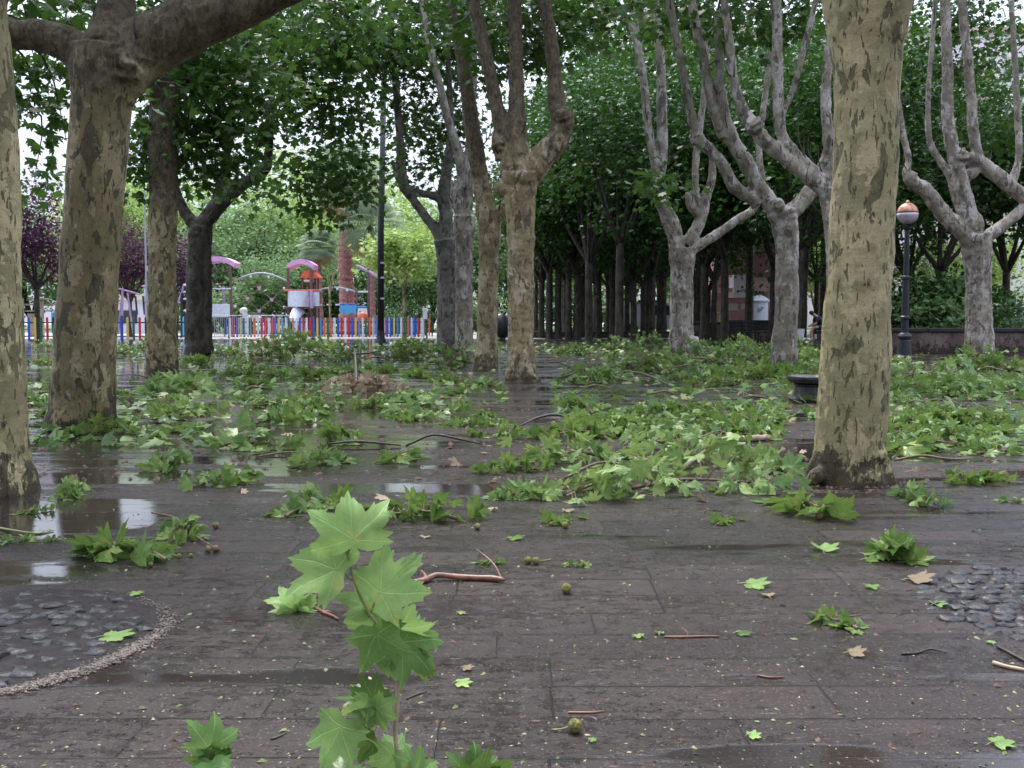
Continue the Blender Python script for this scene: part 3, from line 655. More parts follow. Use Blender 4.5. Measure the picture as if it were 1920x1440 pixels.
plane_tree('ridged grey trunk before the long wall, with a wide tangle of limbs', 24.0, [
    [(1836, 672, 62), (1836, 655, 54), (1835, 600, 47), (1834, 520, 45), (1832, 470, 54), (1828, 440, 58)],
    [(1820, 450, 40), (1803, 430, 38), (1776, 408, 34), (1752, 378, 32), (1732, 354, 30), (1708, 340, 26), (1700, 322, 18), (1704, 300, 13), (1694, 256, 14), (1685, 200, 13), (1676, 100, 11)],
    [(1822, 440, 30), (1800, 384, 26), (1782, 330, 18), (1758, 296, 15), (1742, 256, 13), (1741, 171, 11), (1750, 51, 10), (1756, -40, 9)],
    [(1826, 432, 44), (1812, 380, 34), (1798, 325, 30), (1785, 273, 28), (1776, 214, 25), (1777, 128, 22), (1771, -10, 20)],
    [(1812, 330, 26), (1835, 310, 22), (1826, 256, 22), (1818, 150, 20), (1806, 30, 18), (1800, -50, 15)],
    [(1792, 300, 26), (1820, 300, 30), (1850, 314, 30), (1888, 345, 30), (1925, 372, 30)],
    [(1838, 450, 32), (1862, 436, 26), (1892, 414, 24), (1925, 384, 22), (1970, 340, 20)],
    [(1892, 350, 20), (1910, 300, 14), (1908, 214, 14), (1902, 100, 12), (1896, 0, 11)]],
    M['bark_grey'], .022, 13, extra=[(1802, 296, 34, 0), (1708, 335, 26, 0)],
    crown=[(1800, 60, 140, 100, 28, 2, 900), (1800, -150, 260, 110, 25, 3, 1300), (1880, 240, 60, 80, 27, 1.4, 260)], leaf=.115, per=26, clump=.36)

# ------------------------------------------------------------------ trees of the background (one of each kind, then copies)
def proto_tree(label, cat, group, height, rad, bottom, trunk_r, bark, leafm, cnt, leaf, seed, lod='low', per=26, clump=.4, nb=7, name='plane_tree', blobs=None, lean=0.0):
    rs = random.Random(seed)
    root = thing(name, (0, 0, 0), label, cat, group)
    H_ = height; cz = (H_ + bottom) / 2; rz = (H_ - bottom) / 2
    if blobs is None:
        blobs = [(0, 0, cz, rad, rad, rz, int(cnt * .62))]
        for i in range(6):
            a = rs.uniform(0, 6.28); q = rad * .6
            blobs.append((q * math.cos(a), q * math.sin(a), cz + rs.uniform(-.55, .6) * rz, rad * .55, rad * .55, rz * .4, int(cnt * .065)))
    cm, C = crown_mesh('crown', blobs, seed, lod=lod, leaf=leaf, per=per, clump_r=clump)
    tb = MB(); fork = bottom * .95 + .1
    tb.tube([(0, 0, -.02), (0, 0, .25), (lean * .3, 0, fork * .5), (lean, .02, fork)], [trunk_r * 1.35, trunk_r * 1.05, trunk_r * .92, trunk_r * .9], n=12, jit=.2, seed=seed, smooth=3)
    sel = rs.sample(C, min(nb, len(C)))
    for c in sel:
        c = Vector(c); mid = Vector((lean + (c.x - lean) * .45, c.y * .45, fork + (c.z - fork) * .35))
        tb.tube([(lean, 0, fork - .15), mid, c], [trunk_r * .62, trunk_r * .4, trunk_r * .15], n=7, jit=.2, seed=seed, smooth=4)
    tb.build('trunk', bark, root, smooth=True)
    link('crown', cm, leafm, root, world=False)
    return root
used = {}
def place(proto, loc, rz, sc, label=None, group=None):
    first = proto.name not in used; used[proto.name] = 1
    o = proto if first else copy_tree(proto)
    o.location = loc; o.rotation_euler = (0, 0, rz); o.scale = (sc, sc, sc) if isinstance(sc, (int, float)) else sc
    if label: o['label'] = label
    if group: o['group'] = group
    return o
GG = 'slim plane trees of the shaded grove'
gl = 'slim dark trunk deep inside the shaded grove'
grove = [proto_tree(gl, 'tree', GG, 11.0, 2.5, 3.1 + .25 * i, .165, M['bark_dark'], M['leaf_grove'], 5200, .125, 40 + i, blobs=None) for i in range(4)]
# trunks you can tell apart: photo x of the trunk, y of its foot, label
gt = [(1015, 634, 'first slim trunk right of the central candelabra trunk'), (1030, 636, 'grey slim trunk, second right of the central candelabra trunk'),
      (1046, 636, 'pale slim trunk, third right of the central candelabra trunk'), (1066, 637, 'dark slim trunk, fourth right of the central candelabra trunk'),
      (1082, 637, 'dark slim trunk, fifth right of the central candelabra trunk'), (1104, 640, 'thicker trunk at the middle of the left grove row'),
      (1122, 634, 'thin trunk with a green gap on both sides, in the grove'), (1161, 646, 'black-looking trunk nearest the front of the grove'),
      (1188, 637, 'dark trunk between the two black front trunks of the grove'), (1222, 637, 'broad dark trunk just left of the pale decayed-base trunk'),
      (1205, 633, 'thin dark trunk deep in the grove, left of the pale decayed-base trunk'), (1243, 633, 'thin dark trunk touching the pale decayed-base trunk'),
      (1320, 645, 'dark slim trunk just right of the pale decayed-base trunk'), (1338, 645, 'thinnest dark trunk before the pink house'),
      (1358, 646, 'dark trunk at the left edge of the pink house'), (1404, 643, 'dark trunk leaning right in front of the pink house'),
      (1449, 646, 'dark trunk directly behind the pale forked trunk'), (1503, 652, 'dark trunk right of the pale forked trunk, beside the white bin')]
rg = random.Random(5)
for i, (x, y, lb) in enumerate(gt):
    p = gr(x, y); s = .9 + .12 * rg.random()
    if x in (1122, 1205, 1243, 1338): s *= .8
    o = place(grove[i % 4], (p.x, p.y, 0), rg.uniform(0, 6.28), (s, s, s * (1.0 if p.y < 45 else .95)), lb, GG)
for (x, y) in ((1004, 629), (1060, 627), (1095, 628), (1140, 628), (1175, 629), (1235, 627), (1262, 629), (1300, 627), (1328, 628), (1490, 628), (1530, 627)):
    p = gr(x, y); place(grove[rg.randrange(4)], (p.x, p.y, 0), rg.uniform(0, 6.28), .8 + .2 * rg.random(), gl, GG)
for i, (x, Y, q) in enumerate(((1090, 50, 1.25), (1150, 46, 1.15), (1215, 52, 1.4), (1280, 47, 1.35), (1500, 51, 1.4), (1570, 46, 1.3), (1120, 56, 1.5), (1240, 58, 1.6), (1460, 57, 1.6), (1640, 50, 1.3), (1060, 62, 1.7), (1180, 64, 1.9), (1310, 56, 1.7), (1500, 56, 1.5), (1545, 64, 1.9), (1660, 60, 1.7), (1760, 58, 1.5))):
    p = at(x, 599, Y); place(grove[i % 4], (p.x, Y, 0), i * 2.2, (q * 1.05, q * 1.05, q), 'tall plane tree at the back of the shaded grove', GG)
# right-hand plane trees beyond the wall
GW = 'trees beyond the long low wall'
for (x, Y, s, lb) in ((1590, 30, .95, 'leafy plane tree whose crown fills the gap behind the big right trunk'), (1700, 33, .8, 'pale straight trunk beyond the wall, just right of the street lamp'),
                      (1760, 31, .85, 'leaning tree beyond the wall between the lamp and the ridged trunk'), (1885, 33, .8, 'pale straight trunk beyond the wall near the right edge'), (1960, 31, .9, 'tree beyond the wall at the right edge')):
    p = at(x, 599, Y); o = place(grove[int(x) % 4], (p.x, Y, 0), x * .7, (s, s, s * .95), lb, GW)

# ------- far bright trees behind the playground
GB = 'broad green trees behind the playground'
far = [proto_tree('pale green tree', 'tree', GB, 13, 4.6, 2.0, .28, M['bark_tan'], M['leaf_light'], 7000, .22, 60 + i, name='broadleaf_tree', clump=.6, per=24) for i in range(3)]
far2 = [proto_tree('bluish green tree', 'tree', GB, 12, 4.4, .8, .28, M['bark_dark'], M['leaf_bluish'], 7500, .20, 70 + i, name='broadleaf_tree', clump=.55, per=26) for i in range(2)]
fl = [(205, 78, .95, 0, 'light green tree showing between the two left trunks'), (255, 84, 1.05, 0, 'light green tree above the purple one, beside the slender lamp pole'),
      (60, 96, 1.0, 1, 'green treetop under the patch of open sky at the left'), (130, 92, .9, 1, 'treetop half hidden by the stout left trunk'),
      (400, 70, .72, 1, 'bluish green tree behind the purple arch of the first tower'), (470, 74, .85, 1, 'bluish green tree behind the rope net'),
      (330, 88, 1.1, 0, 'tall light tree behind the twin-stemmed trunk'), (545, 78, .95, 0, 'light green tree behind the second purple arch'),
      (620, 96, 1.35, 0, 'tallest light green tree, rising behind the palms'), (700, 86, 1.0, 0, 'light green tree right of the palms'),
      (790, 80, .80, 0, 'light green tree left of the grey elbowed trunk'), (860, 88, 1.0, 1, 'green tree seen between the middle trunks'),
      (580, 68, .55, 1, 'low dark tree behind the orange play roof'), (500, 64, .42, 1, 'low dark tree just behind the rope net'), (730, 70, .6, 1, 'dark low tree right of the black lamp pole'),
      (810, 72, .55, 1, 'dark low tree behind the sign post'), (935, 84, 1.0, 1, 'green tree seen right of the slim olive trunk'), (1000, 92, 1.1, 0, 'light tree beyond the left edge of the grove'),
      (-60, 90, 1.0, 1, 'tree at the far left edge'), (1080, 98, 1.2, 0, 'tall pale tree glimpsed over the grove'), (1180, 100, 1.2, 0, 'tall pale tree beyond the middle of the grove'),
      (1290, 96, 1.0, 1, 'tree beyond the grove, left of the pink house'), (1530, 70, .7, 0, 'bright tree behind the seated person'), (1730, 56, .42, 0, 'bright bush-like tree behind the lamp'), (1850, 60, .5, 0, 'bright low tree beyond the wall at the right')]
fk = {0: 0, 1: 0}
for i, (x, Y, s, kd, lb) in enumerate(fl):
    p = at(x, 599, Y); arr = far if kd == 0 else far2
    place(arr[i % len(arr)], (p.x, Y, 0), i * 1.9, s, lb, GB)
# young tree with a yellow trunk just inside the fence
yt = proto_tree('young tree with a thin tan trunk and lime crown, right of the black lamp pole', 'tree', None, 5.6, 1.75, 2.7, .10, M['bark_tan'], M['leaf_light'], 2400, .16, 81, name='young_tree', clump=.32, nb=5)
p = at(758, 599, 50); yt.location = (p.x, 50, 0)
yt2 = copy_tree(yt); p = at(619, 599, 51.5); yt2.location = (p.x, 51.5, 0); yt2.scale = (.6, .6, .9); yt2.rotation_euler = (0, 0, 2); yt2['label'] = 'thin tan forked tree inside the playground, between the tower and the big palm'
for ch in [c for c in yt2.children if c.name.startswith('crown')]: bpy.data.objects.remove(ch)
# purple plums
GP = 'purple-leaved plum trees by the playground'
pp = proto_tree('purple-leaved tree between the left edge trunk and the stout trunk', 'tree', GP, 7.6, 2.2, 2.4, .13, M['bark_dark'], M['leaf_purple'], 6500, .10, 90, name='purple_plum_tree', clump=.30, nb=9, per=20)
for i, (x, Y, s, lb) in enumerate(((70, 46, 1.0, 'large purple-leaved tree between the left edge trunk and the stout trunk'), (245, 52, .80, 'purple-leaved tree right of the stout trunk'), (345, 54, .74, 'small purple-leaved tree beside the twin-stemmed trunk'))):
    p = at(x, 599, Y); place(pp, (p.x, Y, 0), i * 2.1, s, lb, GP)
# shrubs behind the wall and the playground
GS = 'shrubs round the square'
sh = [proto_tree('dark shrub', 'shrub', GS, 2.3, 1.3, .15, .05, M['bark_dark'], M['leaf_grove'] if i else M['leaf_bluish'], 2600, .10, 95 + i, name='shrub', clump=.25, nb=5) for i in range(2)]
for i, (x, Y, s, lb) in enumerate(((740, 56, .7, 'low pale shrub left of the young tree foot'), (775, 57, .8, 'low shrub behind the sign post'), (900, 62, 1.2, 'shrub between the middle trunks'), (1680, 30, .9, 'shrub behind the wall at the lamp foot'),
                                  (1735, 29.5, 1.0, 'dark shrub behind the wall right of the lamp'), (1790, 30, 1.0, 'shrub behind the wall left of the ridged trunk'), (1900, 30, .85, 'shrub behind the wall at the right edge'), (560, 66, 1.6, 'big dark shrub behind the drum tower'), (450, 64, 1.6, 'big dark shrub behind the spring rider'), (660, 67, 1.6, 'big dark shrub behind the big palm'),
                                  (1145, 66, 1.5, 'shrub beyond the grove gap'), (1060, 70, 1.4, 'shrub seen between the left grove trunks'), (1300, 62, 1.1, 'shrub beyond the low wall left of the pink house'))):
    p = at(x, 599, Y); place(sh[i % 2], (p.x, Y, 0), i * 1.3, s, lb, GS)

# ------------------------------------------------------------------ palms
M['palm_trunk'] = simple('palm_trunk', (.40, .20, .185), .85, .45, 14, bump=.6)
M['frond'] = leaf_mat('frond', (.22, .30, .17), (.45, .52, .38), (.5, .42, .2), yel=.04, trans=.3, rough=.5)
M['frond_dead'] = simple('dead_frond', (.42, .25, .10), .8, .4, 10)
def palm(label, x, Y, r, hgt, nf, fl_, seed):
    b = at(x, 599, Y); root = thing('fan_palm', (b.x, Y, 0), label, 'palm', 'fan palms in the playground'); rs = random.Random(seed)
    tb = MB(); pts = []; rad = []; n = int(hgt / .16)
    for i in range(n + 1):
        z = hgt * i / n; q = r * (1.25 - .35 * (i / n)) * (1.06 if i % 2 else .93); pts.append((b.x + .04 * math.sin(z), Y, z)); rad.append(q)
    tb.tube(pts, rad, n=16, jit=.25, seed=seed); tb.build('trunk', M['palm_trunk'], root)
    P = []; T = []; top = Vector((b.x, Y, hgt))
    fb = MB(); db = MB()
    for i in range(nf):
        a = i * 2.4 + rs.uniform(-.2, .2); el = 75 - 150 * (i / nf) ** .9; e = R_(el)
        d = Vector((math.cos(a) * math.cos(e), math.sin(a) * math.cos(e), math.sin(e)))
        B = db if el < -52 else fb; L = fl_ * (.9 + .2 * rs.random())
        e1 = top + d * L * .45; B.tube([top, e1], [.03, .015], n=4)
        side = d.cross(Vector((0, 0, 1))).normalized(); up = side.cross(d)
        for k in range(19):
            an = R_(-78 + 156 * k / 18); dd = (d * math.cos(an) + side * math.sin(an)).normalized()
            wv = dd.cross(up).normalized() * .035; m1 = e1 + dd * L * .38; m2 = e1 + dd * L * .66 - Vector((0, 0, L * (.16 if el > -40 else .05)))
            i0 = len(B.v); B.v += [tuple(e1), tuple(m1 + wv), tuple(m2), tuple(m1 - wv), tuple(m1 + up * .02)]
            B.f += [(i0, i0 + 1, i0 + 4), (i0, i0 + 4, i0 + 3), (i0 + 1, i0 + 2, i0 + 4), (i0 + 4, i0 + 2, i0 + 3)]; B.mi += [0] * 4
    fb.build('fronds', M['frond'], root); db.build('dead_fronds', M['frond_dead'], root)
palm('stout fan palm with a thick reddish ringed trunk', 650, 60, .40, 9.2, 52, 2.6, 1)
palm('slimmer fan palm right of the stout one, pale drooping fronds', 696, 58, .19, 6.2, 46, 2.0, 2)
palm('short fan palm left of the stout one with orange dead fronds', 598, 57, .18, 5.0, 40, 1.15, 3)

# ------------------------------------------------------------------ playground
C_ = {}
def colr(n, c, r=.45): C_[n] = simple(n, c, r, .12, 6, bump=.05); return C_[n]
for n, c in dict(pk_blue=(.02, .09, .50), pk_green=(.02, .13, .07), pk_red=(.55, .015, .04), pk_yellow=(.62, .45, .12), pk_white=(.62, .62, .66), pk_sky=(.05, .25, .50), pk_dark=(.02, .035, .045), pk_orange=(.62, .13, .05), pink=(.70, .38, .66), plum=(.16, .08, .10), offwhite=(.62, .66, .75), orange=(.70, .13, .06),
                 skyblue=(.08, .36, .66), steel=(.38, .40, .44), cream=(.6, .55, .45), magenta=(.45, .05, .2), black=(.012, .012, .014), lilac=(.42, .28, .48)).items(): colr(n, c)
def picket_mesh():
    mb = MB(); o = [(-.045, .02), (.045, .02), (.045, .90)]
    for k in range(1, 6): a = math.pi * k / 6; o.append((.045 * math.cos(a), .90 + .055 * math.sin(a)))
    o.append((-.045, .90)); mb.prism([(x, -.01, z) for x, z in o], (0, .022, 0)); return mb.mesh('picket')
PKM = picket_mesh()
def picket_fence(label, x0, x1, Y, step, seed, z=0.0, Y1=None, h=1.0):
    a = at(x0, 599, Y); b = at(x1, 599, Y1 or Y); a.z = b.z = 0; L = (b - a).length; ang = math.atan2(b.y - a.y, b.x - a.x)
    root = thing('picket_fence', a, label, 'fence', 'rainbow picket fences of the playground'); n = int(L / step)
    rs = random.Random(seed); cyc = ['pk_blue', 'pk_yellow', 'pk_green', 'pk_red', 'pk_dark'] if seed == 1 else ['pk_white', 'pk_red', 'pk_blue', 'pk_yellow', 'pk_sky', 'pk_white', 'pk_green', 'pk_orange', 'pk_white', 'pk_blue', 'pk_red']
    for i in range(min(n, 98)):
        me = PKM.copy() if False else PKM
        o = bpy.data.objects.new('picket', me); COL.objects.link(o); o.parent = root
        if not me.materials: me.materials.append(None)
        o.material_slots[0].link = 'OBJECT'; o.material_slots[0].material = C_[cyc[(i + (rs.randrange(3) if seed != 1 and rs.random() < .3 else 0)) % len(cyc)]]
        q = Vector((math.cos(ang), math.sin(ang), 0)) * (step * (i + .5)); o.location = (q.x, q.y, .04); o.rotation_euler = (0, 0, ang); o.scale = (1, 1, h)
    d = Vector((math.cos(ang), math.sin(ang), 0)); nrm = Vector((-d.y, d.x, 0)) * .04
    for z_ in (.24, .78):
        mb = MB(); mid = (a + b) / 2 + nrm; mb.box((mid.x, mid.y, z_ * h), (L, .03, .05), rz=ang); mb.build('rail', C_['pk_dark'], root)
    m = max(2, int(L / 2.0))
    for i in range(m + 1):
        q = a + d * (L * i / m) + nrm * 1.8; mb = MB(); mb.box((q.x, q.y, .52 * h), (.07, .05, 1.04 * h), rz=ang); mb.build('post', C_['pk_dark'], root)
    return root
picket_fence('nearer rainbow picket fence behind the left trunks', -10, 346, 40, .243, 1)
picket_fence('long front rainbow picket fence between the twin-stemmed trunk and the grey trunk', 428, 800, 48, .165, 2)
picket_fence('rear rainbow picket fence glimpsed through the front one', 420, 810, 53.5, .21, 3)
# steel crowd barrier at the left end of the playground
def barrier(label, x0, x1, Y, nb):
    a, b = at(x0, 599, Y), at(x1, 599, Y); root = thing('crowd_barrier', (a.x, Y, 0), label, 'barrier', 'steel crowd barriers by the playground')
    f = MB(); f.tube([(a.x, Y, .1), (a.x, Y, 1.08), (b.x, Y, 1.08), (b.x, Y, .1)], .02, n=6); f.tube([(a.x, Y, .2), (b.x, Y, .2)], .015, n=6); f.build('frame', C_['steel'], root)
    for i in range(nb):
        x = a.x + (b.x - a.x) * (i + 1) / (nb + 1); m = MB(); m.tube([(x, Y, .2), (x, Y, 1.08)], .008, n=5); m.build('bar', C_['steel'], root)
    for x in (a.x + .3, b.x - .3): m = MB(); m.box((x, Y, .03), (.06, .5, .05)); m.build('foot', C_['steel'], root)
barrier('steel crowd barrier behind the twin-stemmed trunk', 402, 466, 45.5, 16)
barrier('steel crowd barrier overlapping the start of the front rainbow fence', 470, 548, 46, 16)
barrier('steel crowd barrier just left of the black lamp pole', 700, 708, 45.0, 3)

Yp = 54.0
def pt(x, y, dY=0.0): return at(x, y, Yp + dY)
kp = k_(Yp)
base = pt(560, 599); base.z = 0
play = thing('climbing_frame', base, 'climbing frame with purple arched roofs, a rope net and a drum-shaped tower', 'climbing frame')
def part(name, mat, fn, **k):
    mb = MB(); fn(mb); return mb.build(name, C_[mat] if isinstance(mat, str) else mat, play, **k)
def post(x, ytop, ybot=631, w=4.5, mat='plum', dY=0.0, name='post'):
    t, b = pt(x, ytop, dY), pt(x, ybot, dY); return part(name, mat, lambda m: m.box(((t.x + b.x) / 2, t.y, (t.z + max(b.z, 0)) / 2), (w * kp, w * kp, t.z - max(b.z, 0)), bev=.02))
def arch(x0, x1, y0, ytop, th, dep, mat, name):
    n = 16; outer = []; inner = []
    for i in range(n + 1):
        t = i / n; x = x0 + (x1 - x0) * t; y = y0 - (y0 - ytop) * math.sin(math.pi * t) ** .8 if 0 < t < 1 else y0
        outer.append(pt(x, y - th / 2, -dep / 2)); inner.append(pt(x + (th * .15 if t < .5 else -th * .15), y + th / 2, -dep / 2))
    part(name, mat, lambda m: m.prism(outer + inner[::-1], (0, dep, 0)))
arch(372, 440, 497, 485, 9, 1.2, 'pink', 'arched_roof'); arch(537, 589, 501, 490, 9, 1.2, 'pink', 'arched_roof')
for x, dY in ((380, -.6), (433, -.6), (380, .6), (433, .6)): post(x, 500, dY=dY)
for x, dY in ((541, -.6), (541, .6), (584, -.6), (584, .6)): post(x, 502 if x < 580 else 505, dY=dY)
for x, dY in ((568, -.3), (579, -.3), (592, .2), (597, .5)): post(x, 521, w=3.4, dY=dY)
post(598, 548, w=3); post(669, 545, w=4, dY=-.5); post(691, 503, w=4.5, dY=-.3)
# little orange play house roof
def roof(m):
    ps = [pt(563, 519, -.5), pt(567, 512, -.5), pt(573, 507, -.5), pt(578, 506, -.5), pt(584, 507, -.5), pt(590, 512, -.5), pt(597, 519, -.5), pt(596, 521, -.5), pt(564, 521, -.5)]
    m.prism(ps, (0, 1.3, 0))
part('house_roof', 'orange', roof); part('roof_bar', 'cream', lambda m: m.tube([pt(570, 527, -.5), pt(582, 527, -.5)], .07, n=6))
# platforms and drum panels
def drum(x0, x1, y0, y1, bulge):
    def f(m):
        n = 10; o = []; i_ = []
        for k in range(n + 1):
            t = k / n; x = x0 + (x1 - x0) * t; o.append(pt(x, y1, -1.0 - bulge * math.sin(math.pi * t)))
            i_.append(o[-1] + Vector((0, .05, 0)))
        hgt = (y1 - y0) * kp; m.prism([p for p in o] + i_[::-1], (0, 0, hgt))
    return f
part('drum_panel', 'offwhite', drum(540, 580, 546, 575, .6)); part('drum_panel', 'offwhite', drum(587, 599, 548, 574, .2))
def bx(x0, x1, y0, y1, dY=0.0, dep=.08):
    def f(m):
        a, b = pt(x0, y0, dY), pt(x1, y1, dY); m.box(((a.x + b.x) / 2, a.y, (a.z + b.z) / 2), (abs(b.x - a.x), dep, abs(a.z - b.z)), bev=.015)
    return f
part('drum_rim', 'orange', bx(538, 599, 543.5, 546.5, -.4, 1.5)); part('platform', 'plum', bx(538, 599, 575, 578, -.3, 1.6))
part('corner_post', 'lilac', bx(581, 587, 545, 578, -1.4, .2))
part('play_panel', 'offwhite', bx(396, 431, 570, 595, -.8)); part('cross_bar', 'offwhite', bx(380, 433, 540, 542.5, -.7)); part('platform', 'plum', bx(378, 436, 593, 596, 0, 1.2))
part('mast', 'lilac', lambda m: m.tube([pt(419, 536), pt(419, 575)], .07, n=8))
# rope net between the towers
def arc(x0, x1, y0, yt, n=14): return [pt(x0 + (x1 - x0) * i / n, y0 - (y0 - yt) * math.sin(math.pi * i / n)) for i in range(n + 1)]
part('net_arch', 'steel', lambda m: m.tube(arc(437, 540, 528, 512), .045, n=8), smooth=True)
ropes = [((470, 518), (486, 540)), ((504, 519), (486, 540)), ((486, 540), (464, 561)), ((486, 540), (509, 562)), ((504, 519), (532, 542)), ((532, 542), (509, 562)), ((464, 561), (440, 541)), ((464, 561), (485, 582)), ((509, 562), (485, 582)), ((464, 561), (441, 575)), ((509, 562), (533, 577)), ((485, 582), (467, 600)), ((485, 582), (500, 603)), ((470, 518), (440, 541)), ((533, 577), (512, 600))]
part('rope_net', simple('rope', (.16, .15, .10), .8, .2, 30), lambda m: [m.tube([pt(*a), pt(*b)], .018, n=5) for a, b in ropes])
for x, y in ((470, 519), (504, 520), (441, 541), (533, 541), (441, 575), (533, 576)): part('rope_clamp', 'offwhite', lambda m: m.sphere(pt(x, y), .075, 10, 6))
for x, y in ((486, 540), (464, 560), (510, 562), (486, 583)):
    part('foothold', 'pink', lambda m: m.lathe(pt(x, y) - Vector((0, 0, .09)), [(.05, 0), (.07, .02), (.11, .15), (.12, .18)], 12))
# arched rope bridge with hanging steps, blue panel and climbing wall
part('bridge_rail', 'steel', lambda m: m.tube(arc(588, 667, 547, 539), .04, n=8), smooth=True)
for x, y in ((600, 544), (617, 540.5), (633, 541), (651, 544)):
    part('rail_clamp', 'offwhite', lambda m: m.sphere(pt(x, y + 1), .08, 10, 6)); part('hanging_rope', 'pk_dark', lambda m: m.tube([pt(x, y), pt(x, 571)], .016, n=5)); part('bridge_step', 'offwhite', bx(x - 3.5, x + 3.5, 570, 573, 0, .4))
def wavy(m):
    o = [pt(637 + 31 * i / 12, 572 + 1.6 * math.sin(i * .9), -.6) for i in range(13)]; u = [pt(637 + 31 * i / 12, 588 - 1.4 * math.sin(i * .9), -.6) for i in range(12, -1, -1)]; m.prism(o + u, (0, .06, 0))
part('wavy_panel', 'skyblue', wavy); part('wavy_panel_frame', 'pk_blue', bx(637, 669, 569.5, 572, -.5, .1))
def cwall(m):
    m.prism([pt(671, 578, -.6), pt(688, 578, -.6), pt(689.5, 601, -.75), pt(669, 601, -.75)], (0, .08, 0))
part('climbing_wall', 'pk_white', cwall)
for x, y in ((675, 584), (682, 586), (677, 593), (684, 595)): part('hand_hold', 'orange', lambda m: m.sphere(pt(x, y, -.72), .045, 8, 6))
part('top_bar', 'offwhite', bx(671, 690, 545.5, 549, -.5, .1)); part('platform', 'pk_sky', bx(669, 690, 574, 578, -.1, 1.0))
part('slanted_beam', 'lilac', lambda m: m.tube([pt(671, 499, -.3), pt(691, 509, -.3), pt(711, 521, -.3)], .08, n=8))
part('slide', 'offwhite', lambda m: m.tube([pt(564, 580, -.8), pt(559, 583, -1.2), pt(554, 592, -2.0), pt(550, 604, -2.6)], .10, n=8, flat=3.0, smooth=4), smooth=True)
# things standing alone in the playground
q = pt(680, 597, -2.5); 
t = thing('spring_rider', (q.x, q.y, 0), 'round orange spring rider beside the climbing wall', 'spring rider')
m = MB(); m.sphere((q.x, q.y, .95), .30, 14, 10, sc=(1, .5, 1.05)); m.build('body', C_['orange'], t, smooth=True)
m = MB(); m.tube([(q.x + .12 * math.cos(i), q.y + .12 * math.sin(i), .05 + i * .02) for i in range(0, 32)], .02, n=5); m.build('spring', C_['pk_dark'], t)
m = MB(); m.tube([(q.x - .3, q.y, 1.1), (q.x + .3, q.y, 1.1)], .025, n=6); m.build('handle', C_['pk_dark'], t)
q = pt(472, 597, 3.5)
t = thing('spring_rider', (q.x, q.y, 0), 'white bird-like spring rider seen through the rope net', 'spring rider')
m = MB(); m.sphere((q.x, q.y, .95), .5, 14, 9, sc=(1.2, .35, .42)); m.sphere((q.x - .45, q.y, 1.4), .2, 10, 7, sc=(1.2, .8, .9)); m.tube([(q.x - .3, q.y, 1.0), (q.x - .42, q.y, 1.35)], .13, n=8); m.build('body', C_['pk_white'], t, smooth=True)
m = MB(); m.box((q.x + .15, q.y, 1.22), (.5, .3, .1), bev=.03); m.build('seat', C_['pk_dark'], t)
m = MB(); m.tube([(q.x + .14 * math.cos(i), q.y + .14 * math.sin(i), .05 + i * .022) for i in range(0, 32)], .02, n=5); m.build('spring', C_['pk_dark'], t)
# small tower and slide between the left trunks
Yq = 50.0
def at2(x, y, d=0.0): return at(x, y, Yq + d)
q = at2(276, 599); t = thing('play_tower', (q.x, Yq, 0), 'small play tower with a white cylinder and pink pennant, left of the upright mottled trunk', 'play tower')
m = MB(); c = at2(276, 590); m.lathe((c.x, Yq, at2(0, 628).z), [(.11, 0), (.11, 1.7)], 16); m.build('lower_tube', C_['lilac'], t, smooth=True)
m = MB(); m.lathe((c.x, Yq, at2(0, 566).z), [(.13, 0), (.13, .72)], 16); m.build('white_tube', C_['offwhite'], t, smooth=True)
m = MB(); m.lathe((c.x, Yq, at2(0, 538).z), [(.2, 0), (.22, .02), (.22, .06), (.2, .08)], 16); m.build('cap', C_['pink'], t)
m = MB(); m.tube([(c.x - .04, Yq, at2(0, 537).z), (c.x - .04, Yq, at2(0, 512).z)], .03, n=6); m.build('mast', C_['lilac'], t)
m = MB(); m.prism([at2(272, 498), at2(284, 498), at2(281, 517)], (0, .08, 0)); m.build('pennant', C_['pink'], t)
q = at2(230, 599); t = thing('swing_frame', (q.x, Yq, 0), 'lilac A-shaped swing frame in front of the white kiosk, right of the stout trunk', 'swing')
for (xa, ya, xb, yb, d) in ((230, 541, 229, 626, 0), (239, 549, 250, 626, 0), (230, 541, 222, 626, 1.4)):
    m = MB(); m.tube([at2(xa, ya, d * .3), at2(xb, yb, d)], .05, n=8); m.build('leg', C_['lilac'], t)
m = MB(); m.tube([at2(222, 541), at2(262, 552)], .04, n=8); m.build('beam', C_['lilac'], t)
for x in (254, 268): 
    m = MB(); m.tube([at2(x, 555), at2(x + 3, 590)], .05, n=6); m.build('leg', C_['pk_dark'], t)
q = at2(338, 599); t = thing('seesaw_post', (q.x, Yq, 0), 'lilac post with small white platforms and a blue base, between the upright and twin-stemmed trunks', 'play post')
m = MB(); m.tube([at2(344, 536), at2(334, 569)], .05, n=8); m.build('strut', C_['lilac'], t)
m = MB(); m.tube([at2(340, 536), at2(340, 634)], .05, n=8); m.build('post', C_['pk_dark'], t)
for y in (536, 549, 562, 584):
    m = MB(); m.lathe((at2(340, 0).x, Yq, at2(0, y).z), [(.17, 0), (.2, .02), (.2, .07), (.15, .09)], 12); m.build('disc', C_['offwhite'], t)
m = MB(); m.lathe((at2(339, 0).x, Yq - .3, .05), [(.14, 0), (.14, .9), (.1, 1.0)], 12); m.build('base', C_['skyblue'], t)
